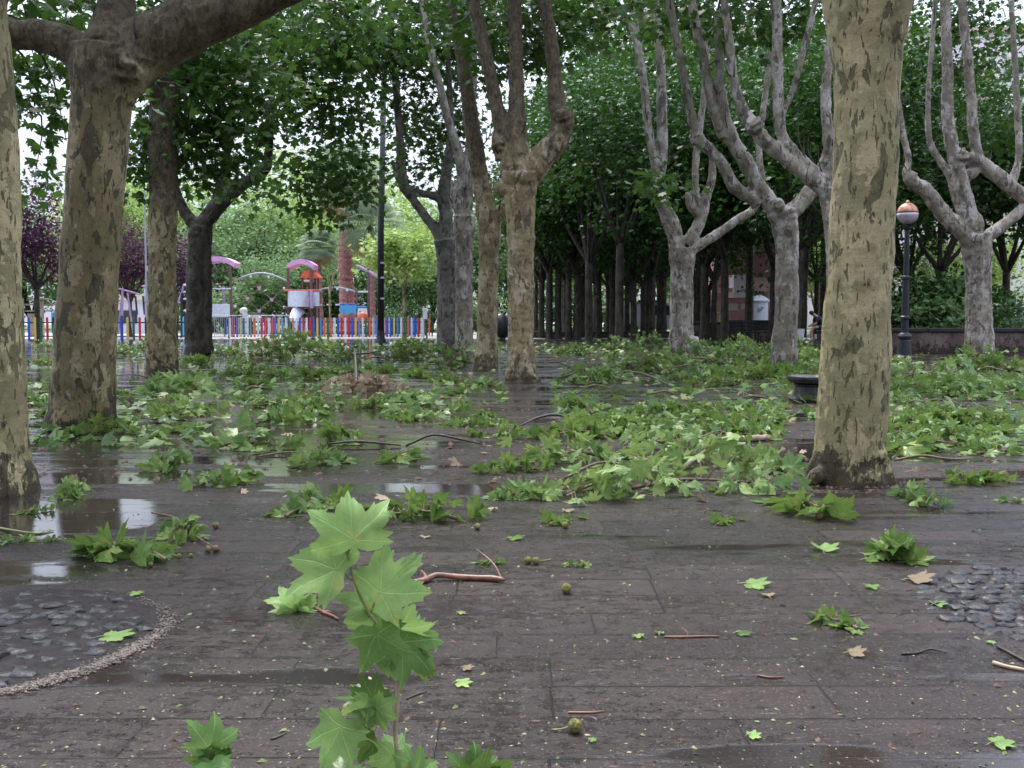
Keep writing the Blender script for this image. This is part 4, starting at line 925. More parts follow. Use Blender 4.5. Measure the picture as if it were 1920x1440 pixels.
# timber kiosk frame far left
q = at2(75, 599, -3); t = thing('timber_shelter', (q.x, 47, 0), 'beige timber play shelter with a shelf, behind the fence between the left trunks', 'play shelter')
M['timber'] = simple('pale_timber', (.52, .43, .33), .7, .25, 8)
for x in (41, 78, 112, 150): m = MB(); a = at(x, 560, 47); m.box((a.x, 47, a.z / 2), (.12, .12, a.z)); m.build('post', M['timber'], t)
for y, w_ in ((571, .08), (583, .06)):
    m = MB(); a, b = at(40, y, 47), at(150, y, 47); m.box(((a.x + b.x) / 2, 47.1, a.z), (b.x - a.x, .1, w_)); m.build('beam', M['timber'], t)
m = MB(); a, b = at(44, 588, 47), at(76, 630, 47); m.box(((a.x + b.x) / 2, 47.4, (a.z + b.z) / 2), (b.x - a.x, .06, a.z - b.z)); m.build('panel', M['timber'], t)
m = MB(); a, b = at(60, 560, 47), at(84, 561, 47); m.box(((a.x + b.x) / 2, 47, a.z), (b.x - a.x, .9, .07)); m.build('roof', M['timber'], t)
q = at(101, 599, 43); t = thing('play_barrel', (q.x, 43, 0), 'blue play barrel with a red knob behind the left rainbow fence', 'play barrel')
m = MB(); m.lathe((q.x, 43, .3), [(.10, 0), (.11, .3), (.1, .9)], 14); m.build('barrel', C_['skyblue'], t); m = MB(); m.sphere((q.x + .16, 42.95, 1.18), .09, 10, 7); m.build('knob', C_['pk_red'], t)
# white kiosk
M['white_wall'] = simple('white_wall', (.62, .64, .70), .7, .08, 2)
q = at(240, 599, 66); t = thing('kiosk', (q.x, 66, 0), 'low white kiosk with a cream roof behind the swing frame', 'kiosk')
m = MB(); a, b = at(205, 563, 66), at(300, 563, 66); m.box(((a.x + b.x) / 2, 66, a.z / 2), (b.x - a.x, 2.5, a.z)); m.build('wall', M['white_wall'], t)
m = MB(); m.box(((a.x + b.x) / 2, 65.9, a.z + .2), (b.x - a.x + .4, 2.9, .4)); m.build('roof', C_['cream'], t)
m = MB(); m.box(((a.x + b.x) / 2, 64.70, a.z * .5), (1.2, .06, .8)); m.build('shutter', C_['pk_dark'], t)
# small square sign on a post
q = at(797, 599, 46.5); t = thing('park_sign', (q.x, 46.5, 0), 'white rectangular sign on a short pale post at the right end of the rainbow fence', 'sign')
m = MB(); m.tube([(q.x - .07, 46.5, 0), (q.x - .07, 46.5, 1.5)], .035, n=8); m.build('post', C_['cream'], t)
m = MB(); m.box((q.x + .03, 46.45, 1.16), (.16, .03, .5), bev=.01); m.build('plate', C_['pk_white'], t)

# ------------------------------------------------------------------ street furniture
M['iron'] = simple('painted_iron', (.030, .032, .038), .45, .3, 20, metal=.3)
M['pole_black'] = simple('pole_black', (.012, .013, .016), .4, .3, 12)
b = gr(1695, 673); t = thing('street_lamp', (b.x, b.y, 0), 'dark iron lamp post with a glass globe, copper-coloured on top, before the wall', 'street lamp')
kz = k_(b.y)
m = MB(); m.lathe((b.x, b.y, 0), [(.26, 0), (.26, .04), (.21, .08), (.17, .10), (.13, .42), (.12, .44), (.15, .47), (.16, .52), (.13, .57), (.10, .60)], 16); m.build('base', M['iron'], t, smooth=False)
zt = at(1695, 416, b.y).z
m = MB(); m.lathe((b.x, b.y, .60), [(.085, 0), (.085, .30), (.12, .32), (.12, .36), (.085, .39), (.075, 1.2), (.09, 1.22), (.09, 1.27), (.065, 1.3), (.055, zt - .80), (.09, zt - .76), (.11, zt - .70)], 12); m.build('post', M['iron'], t)
M['globe_copper'] = simple('globe_copper', (.50, .24, .16), .3, .35, 10, metal=.4)
M['globe_glass'] = simple('globe_glass', (.52, .46, .52), .15, .2, 8)
zc = at(1695, 400, b.y).z; r_ = 19.5 * kz
def hemi(z0, sgn):
    pr = [(r_ * math.cos(a), sgn * r_ * math.sin(a)) for a in [math.pi / 2 * i / 8 for i in range(8)]] + [(.01, sgn * r_)]
    if sgn < 0: pr = pr[::-1]
    return pr
m = MB(); m.lathe((b.x, b.y, zc), hemi(zc, 1), 24); m.build('globe_top', M['globe_copper'], t, smooth=True)
m = MB(); m.lathe((b.x, b.y, zc - .004), hemi(zc, -1), 24); m.build('globe', M['globe_glass'], t, smooth=True)
m = MB(); m.lathe((b.x, b.y, zc + r_ - .01), [(.05, 0), (.05, .03), (.015, .07)], 10); m.build('finial', M['globe_copper'], t)

b = gr(714, 646); zt = at(727, 50, b.y).z
t = thing('floodlight_pole', (b.x, b.y, 0), 'tall black lamp pole rising past the palms to a grey floodlight', 'lamp pole')
m = MB(); m.tube([(b.x, b.y, 0), (b.x + .03, b.y, 4), (b.x + .25, b.y, zt)], [.125, .115, .085], n=12); m.build('pole', M['pole_black'], t, smooth=True)
m = MB(); m.lathe((b.x, b.y, 0), [(.2, 0), (.2, .05), (.14, .3), (.13, .5)], 12); m.build('base', M['pole_black'], t)
c = at(750, 57, b.y); m = MB(); m.box((c.x, c.y, c.z), (.62, .4, .25), ry=.12, bev=.04); m.build('lamp_head', C_['steel'], t)
m = MB(); m.tube([(b.x + .24, b.y, zt - .1), (c.x - .2, c.y, c.z)], .04, n=6); m.build('bracket', C_['steel'], t)
for y in (493, 521, 560):
    c = at(717, y, b.y - .12); m = MB(); m.box((c.x, c.y, c.z), (.14, .03, .07), bev=.01); m.build('sticker', C_['steel'], t)
b = at(276, 599, 44); t = thing('slender_pole', (b.x, 44, 0), 'slender pale pole touching the left side of the upright mottled trunk', 'lamp pole')
m = MB(); m.tube([(b.x, 44, 0), (b.x, 44, 7.6)], [.05, .035], n=8); m.build('pole', C_['steel'], t)
m = MB(); m.tube([(b.x, 44, 7.5), (b.x - .5, 44, 7.7)], .05, n=8); m.build('lamp_head', C_['steel'], t)

# long low wall
M['wall_old'] = bark_mat('old_render', (.19, .135, .115), (.135, .10, .085), (.055, .045, .04), (.26, .2, .17), patch=.6, slit=.2, foot=1.0, seed=33.0, sc=.35, moss=(.07, .065, .045))
M['coping'] = simple('mossy_coping', (.028, .028, .024), .7, .5, 12)
def wall(x0, x1, Y, ytop, ybot, label):
    a, b = at(x0, 599, Y), at(x1, 599, Y); zt = at(0, ytop, Y).z
    t = thing('low_wall', (a.x, Y, 0), label, 'wall')
    m = MB(); m.box(((a.x + b.x) / 2, Y, zt / 2 - .05), (b.x - a.x, .35, zt - .1)); m.build('masonry', M['wall_old'], t)
    m = MB(); n = max(2, int((b.x - a.x) / 1.2)); L = (b.x - a.x) / n
    for i in range(n): m.box((a.x + L * (i + .5), Y, zt - .04), (L - .012, .46, .115), bev=.02)
    m.build('coping', M['coping'], t); return t
wall(1640, 2300, 27.5, 616, 656, 'long low stained wall with dark coping at the right, behind the lamp')
wall(1290, 1440, 39.5, 604, 642, 'short low stained wall with dark coping in front of the pink house')
wall(925, 1255, 50, 622, 633, 'low pale kerb wall beyond the grove trunks')

# benches
def bench(x, Y, label):
    c = at(x, 599, Y); t = thing('park_bench', (c.x, Y, 0), label, 'bench', 'dark benches by the pink house')
    for i in range(4): m = MB(); m.box((c.x, Y - .2 + i * .12, .44), (1.35, .1, .035), bev=.008); m.build('seat_slat', M['pole_black'], t)
    for i in range(3): m = MB(); m.box((c.x, Y + .26 + i * .02, .56 + i * .13), (1.35, .03, .11), rx=-.15, bev=.008); m.build('back_slat', M['pole_black'], t)
    for s in (-.58, .58):
        m = MB(); m.tube([(c.x + s, Y - .22, 0), (c.x + s, Y - .2, .42)], .03, n=6); m.build('leg', M['iron'], t)
        m = MB(); m.tube([(c.x + s, Y + .3, 0), (c.x + s, Y + .22, .42), (c.x + s, Y + .33, .88)], .03, n=6); m.build('leg', M['iron'], t)
bench(1391, 37.2, 'dark bench left of the leaning grove trunk'); bench(1432, 37, 'dark bench just left of the pale forked trunk')
b = gr(1497, 658); t = thing('litter_bin', (b.x, b.y, 0), 'small tapered white bin at the foot of a dark grove trunk', 'bin')
m = MB(); m.lathe((b.x, b.y, .03), [(.10, 0), (.11, .03), (.17, .58), (.18, .60), (.165, .60), (.15, .5)], 14); m.build('body', M['white_wall'], t, smooth=False)
m = MB(); m.lathe((b.x, b.y, 0), [(.09, 0), (.09, .04)], 12); m.build('foot', M['iron'], t)
# round stone basin half hidden by the big trunk
b = gr(1518, 752); t = thing('stone_basin', (b.x, b.y, 0), 'dark round stone basin on a pedestal, half hidden by the big right trunk', 'stone basin')
M['dark_stone'] = simple('dark_wet_stone', (.045, .042, .042), .3, .5, 12, bump=.5); kz = k_(b.y)
m = MB(); m.lathe((b.x, b.y, 0), [(.22, 0), (.23, .03), (.17, .06), (.16, .16), (.18, .19)], 20); m.build('pedestal', M['dark_stone'], t)
m = MB(); m.lathe((b.x + .02, b.y, .19), [(.15, 0), (.24, .02), (.27, .06), (.27, .085), (.25, .09), (.21, .065), (.05, .06)], 28); m.build('bowl', M['dark_stone'], t, smooth=False)
b = gr(937, 645); t = thing('dark_drum', (b.x, 40, 0), 'dark round-topped drum peeping out right of the slim olive trunk', 'drum')
m = MB(); m.sphere((b.x, 40, .62), .52, 16, 10, sc=(.75, .6, 1.0)); m.build('drum', M['pole_black'], t, smooth=True)
m = MB(); m.lathe((b.x, 40, 0), [(.2, 0), (.2, .2)], 12); m.build('stand', M['pole_black'], t)

# advertising column in front of the pink house
b = at(1423, 599, 47); t = thing('advertising_column', (b.x, 47, 0), 'white round advertising column with faint blue-green scribbles, before the pink house', 'advertising column')
zt = at(0, 566, 47).z
m = MB(); m.lathe((b.x, 47, 0), [(.44, 0), (.44, .12), (.40, .14), (.40, zt), (.38, zt + .01)], 24); m.build('drum', M['white_wall'], t, smooth=False)
m = MB(); m.lathe((b.x, 47, zt), [(.46, 0), (.48, .06), (.42, .12), (.30, .22), (.05, .32)], 24); m.build('cap', C_['offwhite'], t)
rs = random.Random(3)
for i, (zc_, ln) in enumerate(((1.35, .30), (1.25, .22), (.62, .34), (.50, .28))):
    m = MB(); pts = [(b.x - .18 + ln * k / 6, 47 - math.sqrt(max(.41 ** 2 - (-.18 + ln * k / 6) ** 2, .01)), zc_ + .06 * math.sin(k * 2.1 + i) + .02 * k) for k in range(7)]
    m.tube(pts, .014, n=5, smooth=3); m.build('scribble', C_['pk_sky'], t)

# ------------------------------------------------------------------ buildings
M['rose'] = simple('rose_render', (.52, .30, .32), .8, .12, 2); M['facade'] = simple('pale_facade', (.88, .80, .84), .8, .06, 1)
M['peach'] = simple('peach_render', (.74, .52, .48), .8, .1, 2); M['window'] = simple('window_glass', (.05, .06, .08), .1, .3, 2)
M['shutter'] = simple('cream_shutter', (.62, .58, .55), .6, .1, 4)
def building(name, label, x0, x1, Y, ztop, depth, floors, z0, wallm, bandm, step, win):
    a, b = at(x0, 599, Y), at(x1, 599, Y); t = thing(name, (a.x, Y, 0), label, 'building')
    m = MB(); m.box(((a.x + b.x) / 2, Y + depth / 2, ztop / 2), (b.x - a.x, depth, ztop)); m.build('wall', wallm, t)
    m = MB(); m.box(((a.x + b.x) / 2, Y + depth / 2, ztop + .25), (b.x - a.x + .6, depth + .6, .5)); m.build('roof', bandm, t)
    for f in range(floors):
        z = z0 + f * 3.0; x = a.x + 1.2; i = 0
        while x + step < b.x:
            if (i + f) % 3 != 2:
                w_ = MB(); w_.box((x + step / 2, Y - .03, z + 1.5), (win, .10, 1.6)); fr = w_.build('window', M['window'], t)
                w_ = MB(); w_.box((x + step / 2 - win * .25, Y - .11, z + 1.65), (win * .45, .05, 1.3)); s_ = w_.build('shutter', M['shutter'], fr); s_.parent = fr; s_.location = (0, 0, 0)
            if i % 2 == 0:
                w_ = MB(); w_.box((x + step / 2, Y - .65, z), (step * .9, 1.25, .16)); w_.box((x + step / 2, Y - 1.22, z + .6), (step * .9, .08, 1.05)); w_.build('balcony', bandm, t)
            x += step; i += 1
    return t
building('apartment_building', 'tall pale apartment block glimpsed through the trees at the upper right', 1240, 2250, 105, 30, 12, 9, 1.2, M['facade'], M['peach'], 4.6, 1.8)
# pink house seen below the crowns
Yh = 62.0
t = thing('pink_house', (at(1405, 599, Yh).x, Yh, 0), 'rose-pink house with pale overhanging balconies, seen low between the grove trunks', 'house')
def hb(name, mat, x0, x1, y0, y1, dY, dep):
    a, b = at(x0, y0, Yh + dY), at(x1, y1, Yh + dY); b.z = max(b.z, 0)
    m = MB(); m.box(((a.x + b.x) / 2, Yh + dY + dep / 2, (a.z + b.z) / 2), (abs(b.x - a.x), dep, abs(a.z - b.z))); return m.build(name, mat, t)
hb('wall', M['rose'], 1345, 1475, 440, 640, 1.5, 9); hb('balcony', M['facade'], 1376, 1407, 515, 557, -.4, 1.85); hb('balcony', M['peach'], 1410, 1462, 520, 546, -.2, 1.65); hb('balcony', M['peach'], 1345, 1377, 540, 548, 0, 1.45)
hb('window', M['window'], 1362, 1375, 526, 539, 1.42, .06); hb('window', M['shutter'], 1364, 1383, 569, 582, 1.42, .06); hb('window', M['shutter'], 1389, 1401, 569, 580, 1.42, .06); hb('door', M['facade'], 1428, 1446, 602, 640, 1.3, .18); hb('pier', M['peach'], 1440, 1450, 547, 640, .4, 1.08); hb('roof', M['peach'], 1340, 1480, 432, 440, .5, 10)
# white van far behind the grove
b = at(1225, 599, 60); t = thing('parked_van', (b.x, 60, 0), 'white van parked beyond the grove, glimpsed between dark trunks', 'van')
m = MB(); o = [(-2.1, .35), (2.1, .35), (2.15, .95), (1.55, 1.1), (1.0, 1.85), (-2.0, 1.9), (-2.15, 1.6)]
m.prism([(b.x + x, 59.1, z) for x, z in o], (0, 1.8, 0)); m.build('body', M['white_wall'], t)
for x in (-1.35, 1.35): m = MB(); m.tube([(b.x + x, 59.04, .34), (b.x + x, 59.3, .34)], .34, n=18); m.build('wheel', M['pole_black'], t)
m = MB(); m.prism([(b.x + x, 59.06, z) for x, z in ((1.35, 1.15), (.95, 1.7), (-.1, 1.72), (-.1, 1.15))], (0, .03, 0)); m.build('window', M['window'], t)

# ------------------------------------------------------------------ seated person
def person():
    Y = 43.5; K = k_(Y); c = at(1537, 599, Y)
    t = thing('person', (c.x, Y, 0), 'person in dark clothes and shorts bending forward on a bench beside the big trunk', 'person')
    # seat height .45, feet on the ground, torso leaning to the left
    x0 = c.x
    J = {'pel': (x0 + .18, Y, .60), 'belly': (x0 + .10, Y - .02, .74), 'chest': (x0 - .10, Y - .05, .95), 'neck': (x0 - .24, Y - .08, 1.08), 'head': (x0 - .34, Y - .10, 1.14), 'crown': (x0 - .42, Y - .1, 1.20)}
    def skin(name, verts, edges, radii, mat, sub=1):
        me = bpy.data.meshes.new(name); me.from_pydata([tuple(Vector(v) - Vector(t.location)) for v in verts], edges, [])
        o = bpy.data.objects.new(name, me); COL.objects.link(o); o.parent = t; me.materials.append(mat)
        md = o.modifiers.new('skin', 'SKIN'); md.use_smooth_shade = True
        for i, r in enumerate(radii): me.skin_vertices[0].data[i].radius = (r, r)
        me.skin_vertices[0].data[0].use_root = True
        s_ = o.modifiers.new('sub', 'SUBSURF'); s_.levels = sub; s_.render_levels = sub; return o
    for n, col, r in (('skin', (.50, .30, .21), .5), ('navy_cloth', (.022, .025, .05), .8), ('dark_hair', (.02, .015, .012), .6)): M[n] = simple(n, col, r, .15, 10)
    def vb(me): pass
    V = [J['pel'], J['belly'], J['chest'], J['neck'], J['head'], J['crown']]; E = [(0, 1), (1, 2), (2, 3), (3, 4), (4, 5)]; Rr = [.15, .14, .15, .06, .095, .08]
    for s, fx in ((-.11, -.20), (.11, .0)):
        n = len(V); V += [(x0 + .10, Y + s, .58), (x0 - .26 + fx * .3, Y + s * 1.2, .56), (x0 - .22 + fx, Y + s * 1.2, .30), (x0 - .20 + fx, Y + s * 1.2, .09), (x0 - .36 + fx, Y + s * 1.2, .05)]
        E += [(0, n), (n, n + 1), (n + 1, n + 2), (n + 2, n + 3), (n + 3, n + 4)]; Rr += [.10, .07, .058, .038, .035]
    for s in (-.2, .2):
        n = len(V); V += [(x0 - .14, Y + s, .96), (x0 - .22, Y + s * 1.1, .72), (x0 - .40, Y + s * .6, .62), (x0 - .48, Y + s * .5, .60)]
        E += [(2, n), (n, n + 1), (n + 1, n + 2), (n + 2, n + 3)]; Rr += [.055, .045, .035, .03]
    me = bpy.data.meshes.new('body'); me.from_pydata([tuple(Vector(v) - Vector(t.location)) for v in V], E, [])
    def mk(name, V, E, Rr, mat):
        me = bpy.data.meshes.new(name); me.from_pydata([tuple(Vector(v) - Vector(t.location)) for v in V], E, [])
        o = bpy.data.objects.new(name, me); COL.objects.link(o); o.parent = t; me.materials.append(mat)
        md = o.modifiers.new('skin', 'SKIN'); md.use_smooth_shade = True
        o2 = bpy.data.objects.new('x', me)
        if not me.skin_vertices: me.attributes  # layer is created by the modifier
        for i, r in enumerate(Rr): me.skin_vertices[0].data[i].radius = (r, r)
        me.skin_vertices[0].data[0].use_root = True; bpy.data.objects.remove(o2)
        s_ = o.modifiers.new('sub', 'SUBSURF'); s_.levels = 1; s_.render_levels = 1; return o
    mk('body', V, E, Rr, M['skin'])
    mk('shirt', [J['pel'], J['belly'], J['chest'], (x0 - .20, Y - .07, 1.03)] + [(x0 - .14, Y - .2, .96), (x0 - .20, Y - .22, .78), (x0 - .14, Y + .2, .96), (x0 - .20, Y + .22, .78)], [(0, 1), (1, 2), (2, 3), (2, 4), (4, 5), (2, 6), (6, 7)], [.17, .165, .175, .09, .075, .07, .075, .07], M['navy_cloth'])
    mk('shorts', [J['pel'], (x0 + .10, Y - .11, .58), (x0 - .14, Y - .12, .57), (x0 + .10, Y + .11, .58), (x0 - .14, Y + .12, .57)], [(0, 1), (1, 2), (0, 3), (3, 4)], [.175, .125, .105, .125, .105], M['navy_cloth'])
    m = MB(); m.sphere((x0 - .38, Y - .10, 1.19), .105, 14, 9, sc=(1.05, 1, .9)); m.build('hair', M['dark_hair'], t, smooth=True)
    for s, fx in ((-.13, -.20), (.13, .0)):
        m = MB(); m.sphere((x0 - .30 + fx, Y + s, .055), .13, 10, 7, sc=(1.0, .42, .42)); m.build('shoe', M['white_wall'], t, smooth=True)
    # backless bench they sit on
    tb = thing('stone_bench', (x0 + .25, Y + .02, 0), 'backless dark bench under the seated person', 'bench')
    m = MB(); m.box((x0 + .45, Y, .40), (1.3, .42, .09), bev=.02); m.build('seat', M['dark_stone'], tb)
    for q in (.0, .85): m = MB(); m.box((x0 + q, Y, .18), (.12, .36, .35), bev=.02); m.build('leg', M['dark_stone'], tb)
person()

# ------------------------------------------------------------------ cobbled rings in the paving
M['cobble'] = simple('cobble', (.040, .038, .038), .42, .5, 9, bump=1.0)
for nm_ in ('cobble',): M[nm_].node_tree.nodes['Principled BSDF'].inputs['Specular IOR Level'].default_value = .3
M['aggregate'] = simple('aggregate', (.24, .19, .15), .45, .6, 60, bump=1.0)
M['ring_soil'] = simple('wet_soil', (.030, .025, .023), .6, .4, 20, bump=.6)
def ring(cx, cy, rad, ext, label_seed, band=True):
    rs = random.Random(label_seed)
    m = MB(); n = 72; vs = []
    for i in range(n): a = 2 * math.pi * i / n; q_ = rad * (1 if band else .93 + .09 * mnoise.noise(Vector((math.cos(a) * 2.5, math.sin(a) * 2.5, 3)))); vs.append((cx + q_ * math.cos(a), cy + q_ * ext * math.sin(a), .004))
    m.add(vs, [tuple(range(n))])
    M['ring_soil'].node_tree.nodes['Principled BSDF'].inputs['Specular IOR Level'].default_value = .12
    if band: tag(m.build('cobble_bed', M['ring_soil']), kind='structure')
    m = MB(); hexr = .045
    yy = cy - rad; row = 0
    while yy < cy + rad:
        xx = cx - rad + (row % 2) * .05
        while xx < cx + rad:
            if ((xx - cx) / rad) ** 2 + ((yy - cy) / (rad * ext)) ** 2 < .83:
                s = rs.uniform(.8, 1.15); m.sphere((xx + rs.uniform(-.012, .012), yy + rs.uniform(-.01, .01), -.004 + rs.uniform(-.006, .004)),   .036 * s, 9, 6, sc=(1.0, .85, .38), jit=.9, seed=rs.random() * 50)
            xx += .074
        yy += .062; row += 1
    tag(m.build('cobbles', M['cobble'], smooth=True), kind='structure')
    # band of exposed aggregate, a real lip of small stones
    if not band: return
    m = MB()
    for i in range(5000):
        a = rs.gauss(-.75, .62); q = rad * (1 + rs.gauss(0, .030) + .02 * math.sin(a * 5)); s = rs.uniform(.0012, .0042)
        m.sphere((cx + q * math.cos(a), cy + q * ext * math.sin(a), .001 + rs.uniform(0, .004)), s, 5, 3, sc=(1.2, 1, .8))
    tag(m.build('aggregate_band', M['aggregate']), kind='stuff')
c1 = gr(-40, 1195); ring(c1.x, c1.y, .50, 1.0, 1)
c2 = gr(2080, 1140); ring(c2.x, c2.y, .62, .95, 2, False)

# ------------------------------------------------------------------ fallen sprigs
def sprig_proto(seed, nl, length, high, size, mat, lod='mid', woody=.007, twigm='twig', balls=0):
    rs = np.random.RandomState(seed); rr = random.Random(seed)
    root = thing('fallen_sprig', (0, 0, 0), 'leafy sprig', 'fallen sprig')
    tb = MB(); n = 6; main = []
    for i in range(n + 1):
        t_ = i / n; main.append(Vector((-length / 2 + length * t_, .12 * length * math.sin(t_ * 3 + seed), .012 + high * .35 * math.sin(t_ * math.pi) * rr.uniform(.5, 1))))
    tb.tube(main, [woody * (1.3 - .9 * i / n) for i in range(n + 1)], n=6, smooth=3)
    P = []; T = []; Nn = []; S = []; TI = []
    for k in range(nl):
        t_ = rr.uniform(.05, 1.0); i = min(int(t_ * n), n - 1); q = main[i].lerp(main[i + 1], t_ * n - i)
        a = rr.uniform(0, 6.28); o = Vector((math.cos(a), math.sin(a) * .8, 0)); reach = length * rr.uniform(.08, .34)
        z = max(.012, high * rr.random() ** 1.3); j = q + o * reach; j.z = z * (1 - .5 * abs(t_ - .5) * 2)
        mid = (q + j) / 2 + Vector((0, 0, .02)); tb.tube([q, mid, j], [.0022, .0018, .0015], n=4, cap=False)
        s = size * rr.uniform(.65, 1.15)
        up = rr.random() < .32
        tp = o * rr.uniform(0, .8) + Vector((rr.uniform(-.9, .9), rr.uniform(-.8, .6), rr.uniform(.1, .9) if up else rr.uniform(-.45, .1)))
        tp.normalize()
        if j.z + tp.z * s < .004: tp.z = (.004 - j.z) / s; 
        nv = Vector((rr.uniform(-.7, .7), rr.uniform(-1.3, .1), rr.uniform(.0, 1.0)))
        P.append(j); T.append(tp); Nn.append(nv); S.append(s); TI.append(min(1, max(0, rr.gauss(.5, .28))))
    arr = lambda L: np.array([tuple(v) for v in L])
    me = leaves_mesh('leaves', arr(P), arr(T), arr(Nn), np.array(S), np.array(TI), lod, lc=True, rs=rs)
    co = np.zeros(len(me.vertices) * 3, np.float32); me.vertices.foreach_get('co', co); co = co.reshape(-1, 3)
    for v in range(len(co)):
        q = Vector(co[v]); co[v] += np.array(mnoise.noise_vector(q * 17 + Vector((seed, 0, 0)))) * .013 + np.array(mnoise.noise_vector(q * 55)) * .004
    co[:, 2] = np.where(co[:, 2] < .003, .003 + rs.rand(len(co)) * .004, co[:, 2]); me.vertices.foreach_set('co', co.reshape(-1)); me.update()
    link('leaves', me, mat, root, world=False); tb.build('twig', M[twigm], root, world=False)
    if balls:
        for i in range(balls):
            m = MB(); p = main[-1 - i]; m.sphere((p.x + .03 * i, p.y - .05, .017), .016, 12, 8, jit=.1, seed=i); m.build('seed_ball', M['ball'], root, smooth=True, world=False)
    return root
M['ball'] = simple('plane_fruit', (.30, .27, .07), .6, .5, 160, bump=1.0)
M['ball_brown'] = simple('plane_fruit_brown', (.30, .22, .11), .6, .5, 160, bump=1.0)
SPR = {
 'flat': [sprig_proto(200 + i, 11, .30, .04, .095, M['leaf_fallen']) for i in range(3)],
 'mound': [sprig_proto(210 + i, 30, .44, .12, .085, M['leaf_fallen']) for i in range(4)],
 'heap': [sprig_proto(220 + i, 64, .85, .20, .088, M['leaf_fallen'], woody=.014) for i in range(4)],
 'tall': [sprig_proto(230 + i, 150, 1.1, .42, .085, M['leaf_litter'], woody=.014) for i in range(3)],
 'up': [sprig_proto(240 + i, 18, .15, .11, .095, M['leaf_fallen']) for i in range(2)],
 'ball': [sprig_proto(250, 20, .34, .09, .115, M['leaf_fallen'], balls=2)],
 'pale': [sprig_proto(270 + i, 52, .90, .20, .09, M['leaf_underside'], woody=.012) for i in range(3)], 'palemound': [sprig_proto(280 + i, 28, .44, .12, .10, M['leaf_underside']) for i in range(2)],
 'dry': [sprig_proto(260, 40, .6, .16, .085, M['leaf_dry'])],
}
SL = {'flat': .46, 'mound': .62, 'heap': 1.0, 'tall': 1.45, 'up': .30, 'ball': .52, 'pale': 1.0, 'palemound': .62, 'dry': .85}
cnt_sp = 0
def sprig(kind, x, y, wpx, label=None, group=None, rz=None, tint=None):
    global cnt_sp
    p = gr(x, y); K = (p.y) / F; s = wpx * K / SL[kind]; cnt_sp += 1
    pr = SPR[kind][cnt_sp % len(SPR[kind])]
    rz = rz if rz is not None else ((cnt_sp * 2.399) % 6.28)
    return place(pr, (p.x, p.y + .3 * wpx * K * .5, 0), rz, s, label, group)
HS = 'leafy sprigs blown down on the paving'
